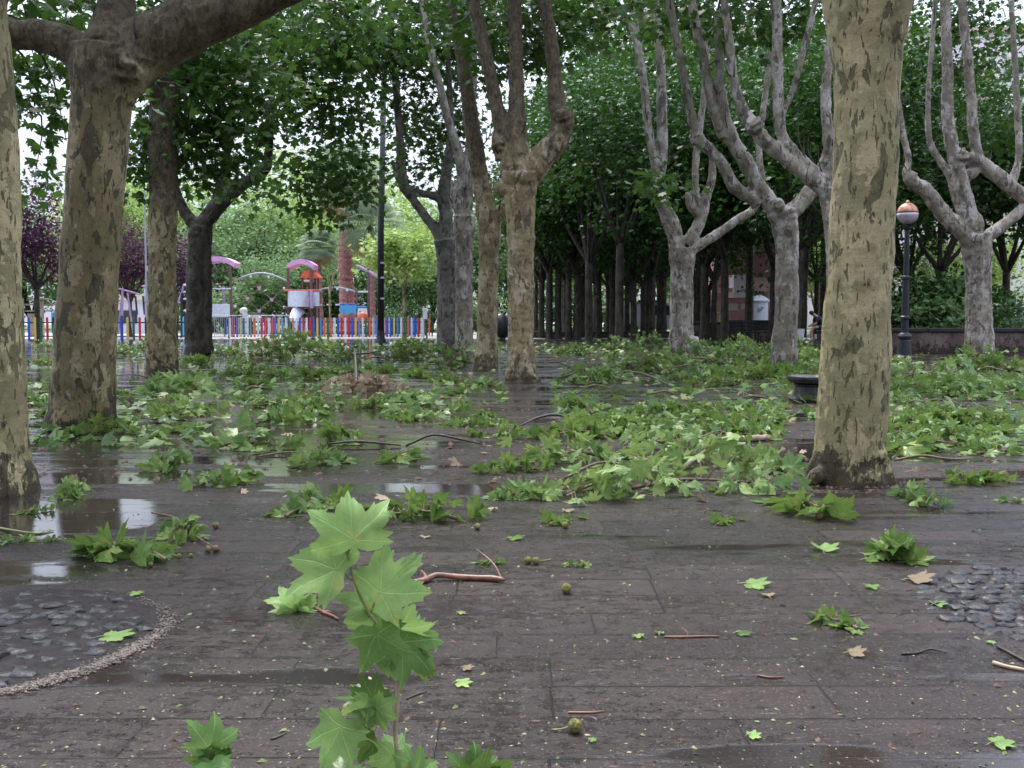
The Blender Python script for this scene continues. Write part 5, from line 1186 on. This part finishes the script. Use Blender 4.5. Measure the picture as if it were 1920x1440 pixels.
for a in [
 ('ball', 235, 1055, 210, 'light green star-shaped sprig with tan seed balls in the left foreground'),
 ('mound', 330, 1010, 150, 'dark green sprig lying just behind the star-shaped one at the left'),
 ('mound', 580, 965, 165, 'dark glossy sprig behind the left leaves of the standing twig'),
 ('mound', 770, 985, 190, 'dark green sprig behind the top leaf of the standing twig, to its right'),
 ('up', 1692, 1052, 105, 'upright bright green tuft alone on bare paving at the right'),
 ('flat', 1575, 1175, 130, 'small flat sprig in the right foreground beside a red twig'),
 ('pale', 1160, 920, 300, 'big bright heap of leaves left part, in front of the cut branch'),
 ('pale', 1330, 930, 290, 'big bright heap of leaves against the foot of the big right trunk'),
 ('pale', 1100, 870, 240, 'upright leafy heap behind the left end of the big bright heap'),
 ('pale', 1260, 860, 260, 'leafy heap behind the middle of the big bright heap'),
 ('palemound', 1440, 880, 150, 'bluish green heap touching the left side of the big right trunk'),
 ('mound', 960, 890, 120, 'low leafy sprig at the left tip of the big bright heap'),
 ('palemound', 985, 938, 125, 'pale star leaf and low sprig in front of the big heap, at its left'),
 ('flat', 1550, 968, 225, 'flat spread of bright leaves in front of the big right trunk'),
 ('palemound', 1735, 945, 130, 'bright low heap just right of the big right trunk foot'),
 ('flat', 1370, 985, 85, 'small dark flat sprig before the big bright heap'),
 ('mound', 1850, 912, 130, 'green sprig near the right edge, level with the big trunk foot'),
 ('flat', 1905, 945, 60, 'small bright sprig cut by the right edge'),
 ('palemound', 120, 932, 110, 'bright sprig beside the foot of the left edge trunk'),
 ('flat', 60, 962, 70, 'small flat leaf in front of the left edge trunk'),
 ('flat', 28, 1020, 75, 'leaf lying at the left edge in front of the left edge trunk'),
 ('flat', 95, 1015, 50, 'small green leaf beside the leaf at the left edge'),
 ('mound', 285, 882, 150, 'bright sprig in the puddle right of the stout left trunk'),
 ('mound', 405, 912, 130, 'sprig with upright leaf, right of the sprig in the puddle'),
 ('palemound', 600, 875, 115, 'yellowish spiky tuft behind the standing twig'),
 ('mound', 470, 845, 150, 'light and dark leafy mound left of the yellowish tuft'),
 ('mound', 650, 830, 140, 'dark leafy mound right of the light one, behind the yellowish tuft'),
 ('mound', 190, 815, 120, 'sprig leaning on the foot of the stout left trunk'),
 ('palemound', 320, 735, 150, 'pale green mound before the upright mottled trunk'),
 ('palemound', 330, 780, 110, 'bright star leaf mound in front of the upright mottled trunk'),
 ('flat', 250, 815, 90, 'flat green sprig right of the stout left trunk foot'),
 ('heap', 70, 760, 90, 'dark green heap between the left edge trunk and the stout trunk'),
 ('flat', 740, 868, 120, 'thin flat sprig on the open paving, middle of the photo'),
 ('mound', 790, 780, 160, 'dark mound with a pale flat leaf, left of the central trunk'),
 ('mound', 900, 820, 60, 'small tuft in front of the slim olive trunk'),
 ('mound', 965, 822, 100, 'small tuft with dark leaf in front of the central trunk'),
 ('flat', 1060, 985, 110, 'dark flat leaves with a seed ball, open paving centre'),
 ('flat', 920, 1058, 60, 'dark small leaf pieces near the thin upright stick'),
 ('flat', 1085, 1065, 60, 'green curled leaf piece beside the pair of seed balls'),
 ('flat', 640, 1015, 110, 'dark leaf lying behind the standing twig stem'),
 ('dry', 690, 735, 160, 'pale brown withered branch with an upright stub'),
 ('dry', 650, 722, 90, 'smaller heap of withered brown leaves'),
 ('tall', 545, 672, 165, 'largest dark green branch heap before the rainbow fence'),
 ('tall', 640, 682, 130, 'dark branch heap right of the largest one before the rainbow fence'),
 ('tall', 840, 690, 150, 'tall leafy branch heap against the middle clump of trunks'),
 ('tall', 770, 675, 130, 'leafy heap at the foot of the black lamp pole'),
 ('tall', 1310, 690, 160, 'leafy heap with brown leaves before the decayed-base trunk'),
 ('tall', 1210, 700, 150, 'dark branch heap left of the decayed-base trunk'),
 ('tall', 1400, 680, 130, 'leafy heap left of the pale forked trunk'),
 ('pale', 1755, 712, 170, 'bright heap at the foot of the street lamp'),
 ('tall', 1860, 700, 160, 'bright heap at the foot of the ridged trunk'),
 ('tall', 405, 668, 55, 'dark heap at the foot of the twin-stemmed trunk'),
 ('tall', 280, 645, 60, 'dark heap beyond the upright mottled trunk'),
 ('heap', 455, 705, 90, 'spiky dark heap between the twin-stemmed trunk and the withered branch'),
 ('tall', 85, 655, 60, 'small bright heap before the left rainbow fence')]: sprig(a[0], a[1], a[2], a[3] * (1.28 if a[2] > 780 else 1.12), a[4], HS)
rz = random.Random(77)
def zone(n, x0, x1, y0, y1, kinds, ws, label):
    for _ in range(n):
        x = rz.uniform(x0, x1); y = y0 + (y1 - y0) * rz.random(); k = rz.choice(kinds); p = gr(x, y)
        w_ = rz.uniform(*ws) * F / p.y
        if any(abs(x - tx) < tw + w_ * .45 and abs(p.y - ty) < .35 + w_ * p.y / F * .4 for tx, tw, ty in ((1590, 70, 5.59), (152, 66, 8.3), (978, 30, 14.7), (304, 30, 17.4), (1470, 26, 17.8), (911, 28, 18.4), (1518, 32, 11.2))): continue
        sprig(k, x, y, w_, label, HS)
zone(22, 1060, 1520, 668, 730, ['heap', 'mound', 'heap', 'tall'], (.7, 1.3), 'leafy sprig in the dense litter between the central and pale forked trunks')
zone(20, 1070, 1510, 735, 830, ['mound', 'heap', 'flat'], (.45, .9), 'leafy sprig on the paving left of the big right trunk, behind the bright heap')
zone(15, 1660, 1925, 680, 760, ['heap', 'mound', 'heap'], (.7, 1.2), 'leafy sprig in the dense litter in front of the lamp and ridged trunk')
zone(14, 1670, 1925, 760, 880, ['mound', 'heap', 'flat'], (.4, .8), 'leafy sprig on the paving right of the big right trunk')
zone(12, 460, 900, 690, 730, ['heap', 'mound', 'flat'], (.6, 1.0), 'leafy sprig between the rainbow fence and the central trunk')
zone(16, 560, 930, 735, 800, ['flat', 'mound'], (.3, .6), 'small sprig on the wet paving left of the central trunk')
zone(13, 225, 560, 690, 830, ['mound', 'flat', 'heap'], (.4, .8), 'leafy sprig on the wet paving right of the stout left trunk')
zone(10, 40, 420, 648, 700, ['heap', 'tall'], (.7, 1.2), 'leafy sprig beyond the left trunks')
zone(18, 430, 1560, 645, 668, ['tall', 'heap'], (1.0, 1.8), 'far leafy branch lying near the grove and the rainbow fence')

# loose leaves and crumbs nobody could count
def litter(name, label, pts, size, mat, seed, flat=.25):
    rs = np.random.RandomState(seed); n = len(pts); a = rs.rand(n) * 6.28
    T = np.stack([np.cos(a), np.sin(a), rs.normal(size=n) * .15], 1); Nn = rs.normal(size=(n, 3)) * flat; Nn[:, 2] = 1
    me = leaves_mesh(name, pts, T, Nn, size[0] + (size[1] - size[0]) * rs.rand(n), rs.rand(n), 'mid' if n < 900 else 'low', lc=True, rs=rs)
    co = np.zeros(len(me.vertices) * 3, np.float32); me.vertices.foreach_get('co', co); co = co.reshape(-1, 3); co[:, 2] = np.maximum(co[:, 2], .003); me.vertices.foreach_set('co', co.reshape(-1)); me.update()
    o = link(name, me, mat); tag(o, label, 'leaf litter', kind='stuff')
def zpts(spec, seed):
    rs = np.random.RandomState(seed); L = []
    for n, x0, x1, y0, y1, zmax in spec:
        for _ in range(n):
            p = gr(rs.uniform(x0, x1), rs.uniform(y0, y1)); L.append((p.x, p.y, .012 + zmax * rs.rand() ** 2))
    return np.array(L)
litter('leaf_litter', 'loose green leaves strewn thickly over the far half of the paving', zpts([(600, 1040, 1560, 650, 790, .05), (420, 1650, 1925, 665, 850, .04), (500, 400, 960, 645, 760, .05), (500, 0, 460, 645, 840, .05), (700, 200, 1560, 640, 662, .1)], 5), (.06, .11), M['leaf_litter'], 6, .6)
litter('dry_leaf_litter', 'brown and tan dead leaves among the green litter', zpts([(160, 1040, 1900, 660, 800, .03), (60, 560, 900, 690, 760, .06), (30, 250, 1900, 800, 960, .01)], 15), (.03, .07), M['leaf_dry'], 16, .6)
M['crumb_pale'] = simple('crumb_pale', (.48, .42, .22), .7, .4, 60); M['crumb_green'] = simple('crumb_green', (.20, .25, .09), .6, .4, 60); M['crumb_brown'] = simple('crumb_brown', (.15, .085, .055), .7, .5, 60); M['crumb_dark'] = simple('crumb_dark', (.03, .024, .02), .7, .5, 60)
def crumbs(name, label, n, mat, s0, s1, seed, xr=(-100, 2020), yr=(830, 1500), long_=1.6):
    rs = random.Random(seed); m = MB()
    for _ in range(n):
        y = yr[0] + (yr[1] - yr[0]) * rs.random(); p = gr(rs.uniform(*xr), y); s = rs.uniform(s0, s1) * (1 if rs.random() < .85 else 1.8); a = rs.uniform(0, 3.14)
        u = Vector((math.cos(a), math.sin(a), rs.uniform(-.2, .2))) * s * rs.uniform(1, long_); v = Vector((-math.sin(a), math.cos(a), 0)) * s * .7; h = Vector((0, 0, s * rs.uniform(.3, .8))); c = Vector((p.x, p.y, .001))
        m.add([c - u, c - v, c + u * rs.uniform(.6, 1), c + v * rs.uniform(.6, 1.2), c + h], [(0, 1, 4), (1, 2, 4), (2, 3, 4), (3, 0, 4), (3, 2, 1, 0)])
    tag(m.build(name, mat), label, 'debris', kind='stuff')
crumbs('pale_crumbs', 'pale yellow crumbs and seed fluff scattered over the paving', 900, M['crumb_pale'], .0016, .0042, 1)
crumbs('green_crumbs', 'torn green leaf crumbs scattered over the paving', 520, M['crumb_green'], .002, .0065, 2)
crumbs('bark_crumbs', 'brown bark crumbs scattered over the paving', 800, M['crumb_brown'], .002, .006, 3)
crumbs('dark_crumbs', 'dark grit and rotten bits scattered over the paving', 700, M['crumb_dark'], .002, .006, 4)
crumbs('far_crumbs', 'bits of bark and leaf between the fallen branches', 1600, M['crumb_brown'], .006, .02, 5, (0, 1920), (690, 900))
crumbs('trunk_foot_crumbs', 'brown bark litter round the foot of the big right trunk', 260, M['crumb_brown'], .003, .010, 6, (1500, 1700), (895, 925))

# ------------------------------------------------------------------ sticks, balls and single leaves lying in the foreground
def stick(name, label, pts, w_, mat, side=None, cat='stick', h=.0):
    P = [];
    for q in pts:
        p = gr(q[0], q[1]); K = p.y / F; p.z = w_ * K * .5 + (q[2] * K if len(q) > 2 else 0); P.append(p)
    K = P[0].y / F; t = thing(name, (P[0].x, P[0].y, 0), label, cat)
    m = MB(); m.tube(P, [w_ * K * .5 * (1 if i < len(P) - 1 else .6) for i in range(len(P))], n=8, smooth=4, jit=.25, seed=pts[0][0]); m.build('wood', M[mat], t, smooth=True)
    if side:
        a, b_ = gr(*side[0][:2]), gr(*side[1][:2]); a.z = w_ * K * .5; b_.z = side[1][2] * K if len(side[1]) > 2 else .004
        m = MB(); m.tube([a, (a + b_) / 2 + Vector((.004, 0, .003)), b_], [w_ * K * .3, w_ * K * .25, w_ * K * .18], n=6, smooth=3); m.build('side_twig', M[mat], t, smooth=True)
stick('fallen_stick', 'thick reddish stick lying right of the standing twig, dark split end', [(775, 1098), (800, 1092), (822, 1088, 4), (870, 1088), (920, 1090), (946, 1093)], 12, 'twig_red', ((800, 1094), (790, 1080, 10)))
stick('fallen_stick', 'thin stick leaning up from the thick reddish stick', [(942, 1090), (925, 1072, 14), (893, 1062, 32)], 3.4, 'twig_red')
stick('fallen_stick', 'pinkish forked twig on the open paving right of centre', [(1245, 1196), (1290, 1196), (1320, 1195), (1348, 1195)], 4.2, 'twig_red', ((1290, 1196), (1278, 1192, 16)))
stick('fallen_stick', 'short pink twig just behind the nearest seed ball', [(1065, 1338), (1085, 1338), (1110, 1338), (1133, 1335)], 4.5, 'twig_red')
stick('fallen_stick', 'light brown curved stick at the right edge of the foreground', [(1862, 1246), (1885, 1253), (1905, 1257), (1935, 1262)], 8, 'twig_pale')
stick('fallen_stick', 'dark stick slanting down at the right edge', [(1870, 1215), (1890, 1225), (1912, 1237), (1930, 1247)], 6, 'twig_dark')
stick('fallen_stick', 'thin dark curved twig beside a white bit, right foreground', [(1690, 1228), (1720, 1226), (1745, 1222, 3), (1775, 1226)], 4.5, 'twig_dark')
stick('fallen_stick', 'faint reddish twig lying in a puddle at the lower right', [(1420, 1268), (1445, 1272), (1470, 1271)], 4, 'twig_red')
stick('fallen_stick', 'reddish twig above the small flat sprig at the right', [(1560, 1156), (1590, 1157), (1616, 1153)], 3, 'twig_red')
stick('fallen_stick', 'orange-brown twig just right of the crumpled yellow leaf', [(592, 1142), (605, 1150), (620, 1156), (634, 1163)], 6, 'twig_red', ((605, 1150), (622, 1150, 2)))
stick('fallen_stick', 'short dark twig right of the standing twig stem', [(762, 1312), (775, 1306), (800, 1298)], 3.5, 'twig_dark')
stick('fallen_stick', 'small dark forked twig in the lower foreground, left of the twig', [(508, 1388), (520, 1384), (538, 1376)], 4.5, 'twig_dark')
stick('fallen_branch', 'pale peeled branch with dark rings, lying behind the bright heap', [(1322, 836), (1350, 833), (1390, 829), (1430, 826), (1452, 824)], 12, 'twig_pale', cat='branch')
stick('fallen_branch', 'brown branch with a round cut end inside the big bright heap', [(1235, 925, 6), (1268, 905, 12), (1300, 885, 16), (1322, 872, 20)], 13, 'twig', cat='branch')
stick('fallen_branch', 'thin brown branch arching over the left of the bright heap', [(1060, 905, 6), (1120, 895, 24), (1170, 896, 22), (1215, 905, 12), (1260, 915, 6)], 6, 'twig', cat='branch')
stick('fallen_branch', 'dark upright broken stub rising from the withered brown branch', [(668, 728), (668, 724, 30), (666, 720, 62)], 7, 'twig_dark', cat='branch')
stick('fallen_branch', 'dark bent twig over the litter left of the lamp pole', [(660, 700, 34), (690, 690, 26), (722, 680, 22)], 4, 'twig_dark', cat='branch')
stick('fallen_branch', 'dark curved branch lying across the litter before the decayed-base trunk', [(1120, 722), (1165, 712, 12), (1210, 715, 10), (1262, 728)], 5, 'twig_dark', cat='branch')
stick('fallen_branch', 'grey branch at the far right, in front of the bright litter', [(1745, 738), (1770, 730, 4), (1800, 726, 6)], 5, 'twig', cat='branch')
stick('fallen_branch', 'thin twig of the star-shaped sprig at the left, carrying seed balls', [(285, 975, 12), (330, 985, 12), (370, 1015, 6), (412, 1033)], 4, 'twig', cat='branch')
stick('fallen_branch', 'yellowish curved twig at the left edge', [(-10, 990), (30, 1000, 3), (70, 1002), (100, 996)], 4, 'twig_green', cat='branch')
def fruit(x, y, d, label, mat='ball', stem=None):
    p = gr(x, y + d * .5); K = p.y / F; r = d * K * .5; t = thing('seed_ball', (p.x, p.y, 0), label, 'seed ball', 'plane seed balls on the paving')
    m = MB(); m.sphere((p.x, p.y, r), r, 20, 14, jit=.10, seed=x)
    rs = random.Random(int(x))
    for i in range(90):
        z = rs.uniform(-.8, 1); a = rs.uniform(0, 6.28); q = math.sqrt(1 - z * z); d_ = Vector((q * math.cos(a), q * math.sin(a), z)); c = Vector((p.x, p.y, r)) + d_ * r * .97
        if c.z > .001: m.sphere(c, r * .13, 5, 4)
    m.build('ball', M[mat], t, smooth=True)
    if stem:
        pts = [Vector((p.x, p.y, r)) + Vector((sx_ * K, 0, 0)) * 0 for sx_ in (0,)]; e = gr(stem[0], stem[1]); e.z = .003
        d_ = (e - Vector((p.x, p.y, r))); m = MB(); m.tube([Vector((p.x, p.y, r)) + d_.normalized() * r * .8, Vector((p.x, p.y, r)) + d_ * .6 + Vector((0, 0, -.002)), e], [.0022, .0018, .0022], n=6, smooth=3); m.build('stalk', M['twig_green'], t, smooth=True)
fruit(1078, 1360, 27, 'nearest yellow-green seed ball, with a stalk, lower middle of the photo', stem=(1034, 1371))
fruit(1062, 1103, 19, 'single yellow-green seed ball on bare paving right of the reddish stick')
fruit(990, 1050, 14, 'first of the pair of seed balls joined by a curved stalk'); fruit(1005, 1051, 14, 'second of the pair of seed balls, the one at the curved stalk', stem=(1032, 1050))
fruit(1060, 984, 13, 'seed ball among the dark flat leaves, open paving centre'); fruit(895, 987, 12, 'seed ball at the right end of the sprig behind the standing twig')
fruit(390, 1029, 12, 'tan seed ball at the end of the left foreground sprig twig', 'ball_brown'); fruit(404, 1028, 12, 'second tan seed ball touching the one at the left sprig twig', 'ball_brown')
fruit(336, 1042, 9, 'small ochre seed ball below the star-shaped sprig', 'ball'); fruit(358, 1041, 8, 'smallest ochre seed ball beside the one below the star-shaped sprig', 'ball'); fruit(405, 985, 12, 'tan seed ball behind the left foreground sprig', 'ball_brown')
fruit(1536, 967, 13, 'seed ball on the flat bright leaves before the big right trunk', 'ball_brown'); fruit(1594, 964, 12, 'yellow seed ball on the flat bright leaves before the big right trunk')
fruit(282, 1058, 10, 'seed ball tucked under the star-shaped sprig', 'ball_brown')
def one_leaf(name, label, x, y, px, ang, mat='leaf_hero', tint=.5, tilt=.15, cat='leaf', group='single leaves lying on the paving', asp=1.0):
    p = gr(x, y); K = p.y / F; t = thing(name, (p.x, p.y, 0), label, cat, group)
    a = R_(ang); T = np.array([[math.sin(a), math.cos(a), .05]]); Nn = np.array([[.2 * math.sin(a * 3), -.12, 1.0]])
    me = leaves_mesh('blade', np.array([[0, 0, .010]]), T, Nn, np.array([px * K * .62 * asp]), np.array([tint]), 'hi', lc=True, rs=np.random.RandomState(int(x)))
    co = np.zeros(len(me.vertices) * 3, np.float32); me.vertices.foreach_get('co', co); co = co.reshape(-1, 3)
    tilt = min(tilt, .8); co[:, 2] = np.clip(co[:, 2] * .5 + np.abs(co[:, 0]) * tilt * .5, .003, px * K * .35); me.vertices.foreach_set('co', co.reshape(-1)); me.update()
    link('blade', me, M[mat], t, world=False)
    d = Vector((-math.sin(a), -math.cos(a), 0)); m = MB(); m.tube([Vector((0, 0, .010)), d * px * K * .22 + Vector((0, 0, .008)), d * px * K * .42 + Vector((.004, 0, .003))], .0012, n=5); m.build('stalk', M['twig_green'], t, world=False)
for a in [('small bright green leaf blade alone on dark paving, left foreground', 250, 1116, 34, 80, 'leaf_hero', .8, .3), ('long pale green leaf on the gravel edge of the left cobble ring', 205, 1198, 84, 88, 'leaf_hero', .7, .3),
          ('pale tent-shaped leaf on bare paving right of centre', 1545, 1034, 66, 20, 'leaf_hero', .7, .8), ('narrow green leaf pair in the middle right foreground', 1408, 1098, 66, 110, 'leaf_hero', .6, .3),
          ('small upright-stalked green leaf at the right foreground', 1640, 1104, 38, -60, 'leaf_hero', .5, .5), ('rounded green leaf at the edge of the right cobble ring', 1755, 1136, 38, 70, 'leaf_hero', .4, .6),
          ('dark green leaf flat on the paving right of the pink forked twig', 1388, 1190, 40, 95, 'leaf_fallen', .2, .3), ('small green leaf tuft at the end of the pink forked twig', 1236, 1190, 26, 20, 'leaf_fallen', .4, .8),
          ('pale small leaf piece left of the pink forked twig', 1200, 1196, 26, -50, 'leaf_hero', .8, .3), ('tiny pale green leaf right of the standing twig', 862, 1152, 22, 60, 'leaf_hero', .9, .3),
          ('curled pale leaf piece right of the twig, lower foreground', 862, 1284, 44, 90, 'leaf_hero', 1.0, .3), ('green leaf reflected in the puddle at the lower right corner', 1870, 1398, 60, 85, 'leaf_hero', .6, .4),
          ('pale leaf at the lower right, beside the reflecting puddle', 1408, 1383, 36, 85, 'leaf_hero', 1.0, .3), ('round pale leaf piece at the right edge of the foreground', 1858, 1208, 24, 10, 'leaf_hero', 1.0, .4),
          ('brown folded leaf with wings up, right foreground', 1440, 1120, 32, 0, 'leaf_dry', .3, .9), ('brown curled leaf with a pale tip, lower right foreground', 1598, 1228, 46, 100, 'leaf_dry', .1, .9),
          ('rust-brown crumpled leaf beside the right cobble ring', 1715, 1090, 64, 100, 'leaf_dry', .2, .9), ('small reddish dead leaf on the paving under the big bright heap', 1062, 960, 30, 60, 'leaf_dry', .2, .5),
          ('pinkish dead leaf hanging at the front of the big bright heap', 1075, 912, 30, 0, 'leaf_dry', .9, 1.2), ('rusty leaf scrap right of the standing twig', 872, 1256, 30, 90, 'leaf_dry', .1, .5),
          ('brown bark curl standing in front of the dark sprig behind the twig', 797, 1010, 26, 5, 'leaf_dry', .8, 1.2), ('tiny green leaf in the lower middle, near the nearest seed ball', 1108, 1392, 22, 70, 'leaf_hero', .6, .3),
          ('small green leaf right of the tent-shaped leaf', 1628, 1052, 40, 100, 'leaf_fallen', .3, .3), ('pale green leaf in front of the dark flat leaves, open centre', 960, 1012, 44, 80, 'leaf_fallen', .5, .4)]:
    one_leaf('lying_leaf', a[0], *a[1:])

# ------------------------------------------------------------------ the standing twig in the foreground
def hero_twig(label, Y, stem, leaves, cat='twig'):
    p0 = at(stem[0][0], stem[0][1], Y); p0.z = 0; K = k_(Y)
    t = thing('standing_twig', p0, label, cat)
    def part(seg, mat, nm):
        P = [at(x, y, Y + (d[0] if d else 0)) for x, y, w_, *d in seg]; m = MB(); m.tube(P, [w_ * K * .5 for _, _, w_, *d in seg], n=9, smooth=5, jit=.15, seed=3); m.build(nm, M[mat], t, smooth=True)
    cut = [i for i, s in enumerate(stem) if s[1] <= 1190]
    i0 = cut[0] if cut else len(stem) - 1
    if i0 > 0: part(stem[:i0 + 1], 'twig_red' if not cut else 'twig_pale', 'stem')
    if cut and i0 < len(stem) - 1: part(stem[i0:], 'twig_green', 'shoot')
    for i, L in enumerate(leaves):
        (jx, jy), (tx, ty), sz, roll, lean, tint, dY, node = L
        j = at(jx, jy, Y + dY); e = at(tx, ty, Y + dY + lean); d = e - j; ln = max(d.length, sz * K) * .93
        to = (Vector((0, 0, H)) - j).normalized(); side = d.normalized().cross(to); n_ = (to * math.cos(roll) + side * math.sin(roll))
        me = leaves_mesh('leaf', np.array([tuple(j - t.location)]), np.array([tuple(d)]), np.array([tuple(n_)]), np.array([ln]), np.array([tint]), 'hi', lc=True, rs=np.random.RandomState(i * 3 + 1))
        co = np.zeros(len(me.vertices) * 3, np.float32); me.vertices.foreach_get('co', co); co = co.reshape(-1, 3); jl = j - t.location; nn = Vector(n_)
        for v in range(len(co)):
            q = Vector(co[v]); r = (q - jl).length / ln; o3 = Vector((i * 3.1, 0, 0))
            q += nn * (mnoise.noise(q * 22 + o3) * .22 * r * ln + mnoise.noise(q * 60 + o3) * .05 * r * ln - .16 * ln * max(0, r - .45) ** 1.5 * (1 + mnoise.noise(o3 * 7)))
            q += d.normalized() * mnoise.noise(q * 30 + o3 * 2) * .10 * r * ln + d.normalized().cross(nn) * mnoise.noise(q * 26 - o3) * .12 * r * ln
            co[v] = q
        me.vertices.foreach_set('co', co.reshape(-1)); me.update()
        link('leaf', me, M['leaf_hero'] if tint > .22 else M['leaf_fallen'], t, world=False)
        if node:
            q = at(node[0], node[1], Y); m = MB(); mid = (q + j) / 2 + Vector((0, 0, .004)); m.tube([q, mid, j], [.0019, .0015, .0013], n=6, smooth=4); m.build('petiole', M['twig_green'], t, smooth=True)
hero_twig('fresh green twig standing up in the foreground with big light lobed leaves', 1.75,
 [(757, 1590, 12), (752, 1500, 11), (747, 1430, 10), (741, 1370, 9), (746, 1290, 9), (740, 1230, 9), (724, 1195, 9), (708, 1172, 8.5), (692, 1148, 7), (676, 1118, 6), (664, 1088, 5.5), (655, 1050, 5), (646, 1026, 4.5), (641, 1014, 4)],
 [((662, 1011), (652, 909), 102, .1, .02, .80, -.01, (652, 1040)),
  ((641, 1014), (586, 992), 60, -1.0, .01, 1.0, .03, None),
  ((631, 1068), (536, 1034), 98, .35, .02, .75, -.01, (660, 1088)),
  ((713, 1111), (794, 1031), 112, -.3, .01, .82, -.01, (695, 1150)),
  ((695, 1140), (672, 1068), 76, .3, .03, .62, .01, (697, 1158)),
  ((700, 1176), (655, 1128), 72, -.6, .0, .45, .015, (704, 1172)),
  ((706, 1189), (738, 1285), 96, .5, -.02, .35, -.015, (712, 1183)),
  ((756, 1203), (822, 1268), 88, -.35, -.01, .32, .0, (720, 1192)),
  ((744, 1180), (828, 1176), 76, 1.0, -.02, .38, .01, (722, 1190)),
  ((768, 1230), (795, 1290), 66, .8, .02, .2, .02, (742, 1235)),
  ((700, 1311), (671, 1256), 60, -.2, .01, .08, .0, (742, 1340)),
  ((690, 1317), (622, 1300), 62, .8, .0, .12, .0, None),
  ((691, 1320), (668, 1376), 56, -.6, -.03, .35, -.01, None),
  ((706, 1330), (748, 1352), 56, .5, -.02, .42, -.01, (742, 1352)),
  ((640, 1362), (600, 1440), 92, .5, -.03, .55, -.01, (742, 1420)),
  ((700, 1392), (664, 1432), 60, .3, .0, .2, .01, (744, 1410)),
  ((735, 1415), (712, 1458), 62, -.5, -.02, .5, -.01, (748, 1422)),
  ((742, 1405), (718, 1372), 50, .6, .03, .25, .02, (745, 1412)),
  ((776, 1450), (800, 1400), 62, .7, .02, .25, .02, (752, 1470)),
  ((790, 1470), (842, 1448), 60, -.6, .0, .3, .0, (754, 1480)),
  ((650, 1470), (560, 1430), 80, .6, .02, .15, .02, (752, 1500))])
hero_twig('leafy twig tip poking up at the bottom edge, left of the standing twig', 1.80,
 [(398, 1560, 9), (396, 1500, 7), (393, 1440, 5), (391, 1404, 4)],
 [((391, 1402), (412, 1334), 66, .35, .02, .28, .0, None), ((392, 1418), (442, 1408), 52, .9, .0, .12, .015, (393, 1424)), ((390, 1430), (342, 1424), 56, -.8, .0, .12, .0, (394, 1436)),
  ((398, 1440), (420, 1500), 70, -.4, -.02, .4, -.02, None), ((392, 1436), (372, 1490), 60, .4, -.02, .3, -.01, None)])
hero_twig('dark leaf tips at the bottom edge, right of the standing twig', 1.72,
 [(880, 1600, 8), (884, 1540, 6), (886, 1480, 5), (885, 1450, 4)],
 [((885, 1462), (896, 1386), 74, .4, .02, .14, .0, None), ((882, 1475), (840, 1432), 66, -.5, .02, .12, .01, None), ((890, 1480), (975, 1428), 90, .8, .02, .1, .01, None)])

hero_twig('crumpled yellow-green leaf bunch lying on the paving left of the standing twig', 3.08,
 [(560, 1152, 4), (572, 1148, 4), (590, 1146, 3.5), (604, 1144, 3)],
 [((548, 1136), (528, 1088), 52, .5, .02, .97, .0, (570, 1148)), ((556, 1140), (560, 1092), 48, -.4, .0, .85, .02, None), ((560, 1142), (592, 1112), 46, .8, .0, .8, .01, None),
  ((545, 1144), (496, 1146), 46, .9, -.03, .7, .0, None), ((556, 1148), (536, 1156), 30, -.9, -.05, .3, .0, None), ((566, 1148), (600, 1150), 38, 1.0, -.02, .45, .0, None)], 'fallen sprig')
rb = random.Random(9)
for x0_, x1_, y0_, y1_, n_, lb_ in ((1060, 1500, 675, 860, 12, 'bare dark twig tangled in the litter left of the big right trunk'), (1670, 1900, 690, 870, 6, 'bare dark twig tangled in the litter right of the big right trunk'), (250, 900, 670, 860, 12, 'bare dark twig lying among sprigs on the left half of the wet paving')):
    for _ in range(n_):
        x = rb.uniform(x0_, x1_); y = rb.uniform(y0_, y1_); sc_ = (y - 599) / 150.0; L_ = rb.uniform(40, 110) * sc_ ** .6; sg = rb.choice((-1, 1)); up_ = rb.uniform(2, 22)
        stick('fallen_branch', lb_, [(x, y, 3), (x + sg * L_ * .35, y + rb.uniform(-3, 3), up_), (x + sg * L_ * .7, y + rb.uniform(-4, 4), up_ * .7), (x + sg * L_, y + rb.uniform(-5, 5), up_ * .2)], rb.uniform(2.5, 4.5) * max(.8, sc_ ** .5), rb.choice(('twig', 'twig_dark', 'twig')), cat='branch')
for o_ in [o_ for o_ in COL.objects if o_.name.startswith('fallen_branch') and str(o_.get('label', '')).startswith('bare dark twig')]: o_['group'] = 'bare twigs tangled in the litter'
# unseen trees added beside and behind the viewer so their crowns darken the foreground
for i, (x, y, s) in enumerate(((-6.5, -1.5, .8), (5.8, -1.2, .8), (0.3, -5.0, .9), (8.5, 6.5, .8), (-9.5, 4.0, .8), (-5.0, -7.5, .9), (6.0, -8.0, .9))):
    place(grove[i % 4], (x, y, 0), i * 1.7, s, 'unseen plane tree added beside the viewer to shade the foreground', 'unseen shading trees added around the viewer')

for pr_ in [p for L in SPR.values() for p in L] + grove + far + far2 + sh:      # a kind built but not placed anywhere
    if pr_.name not in used:
        for ch in list(pr_.children_recursive): bpy.data.objects.remove(ch)
        bpy.data.objects.remove(pr_)
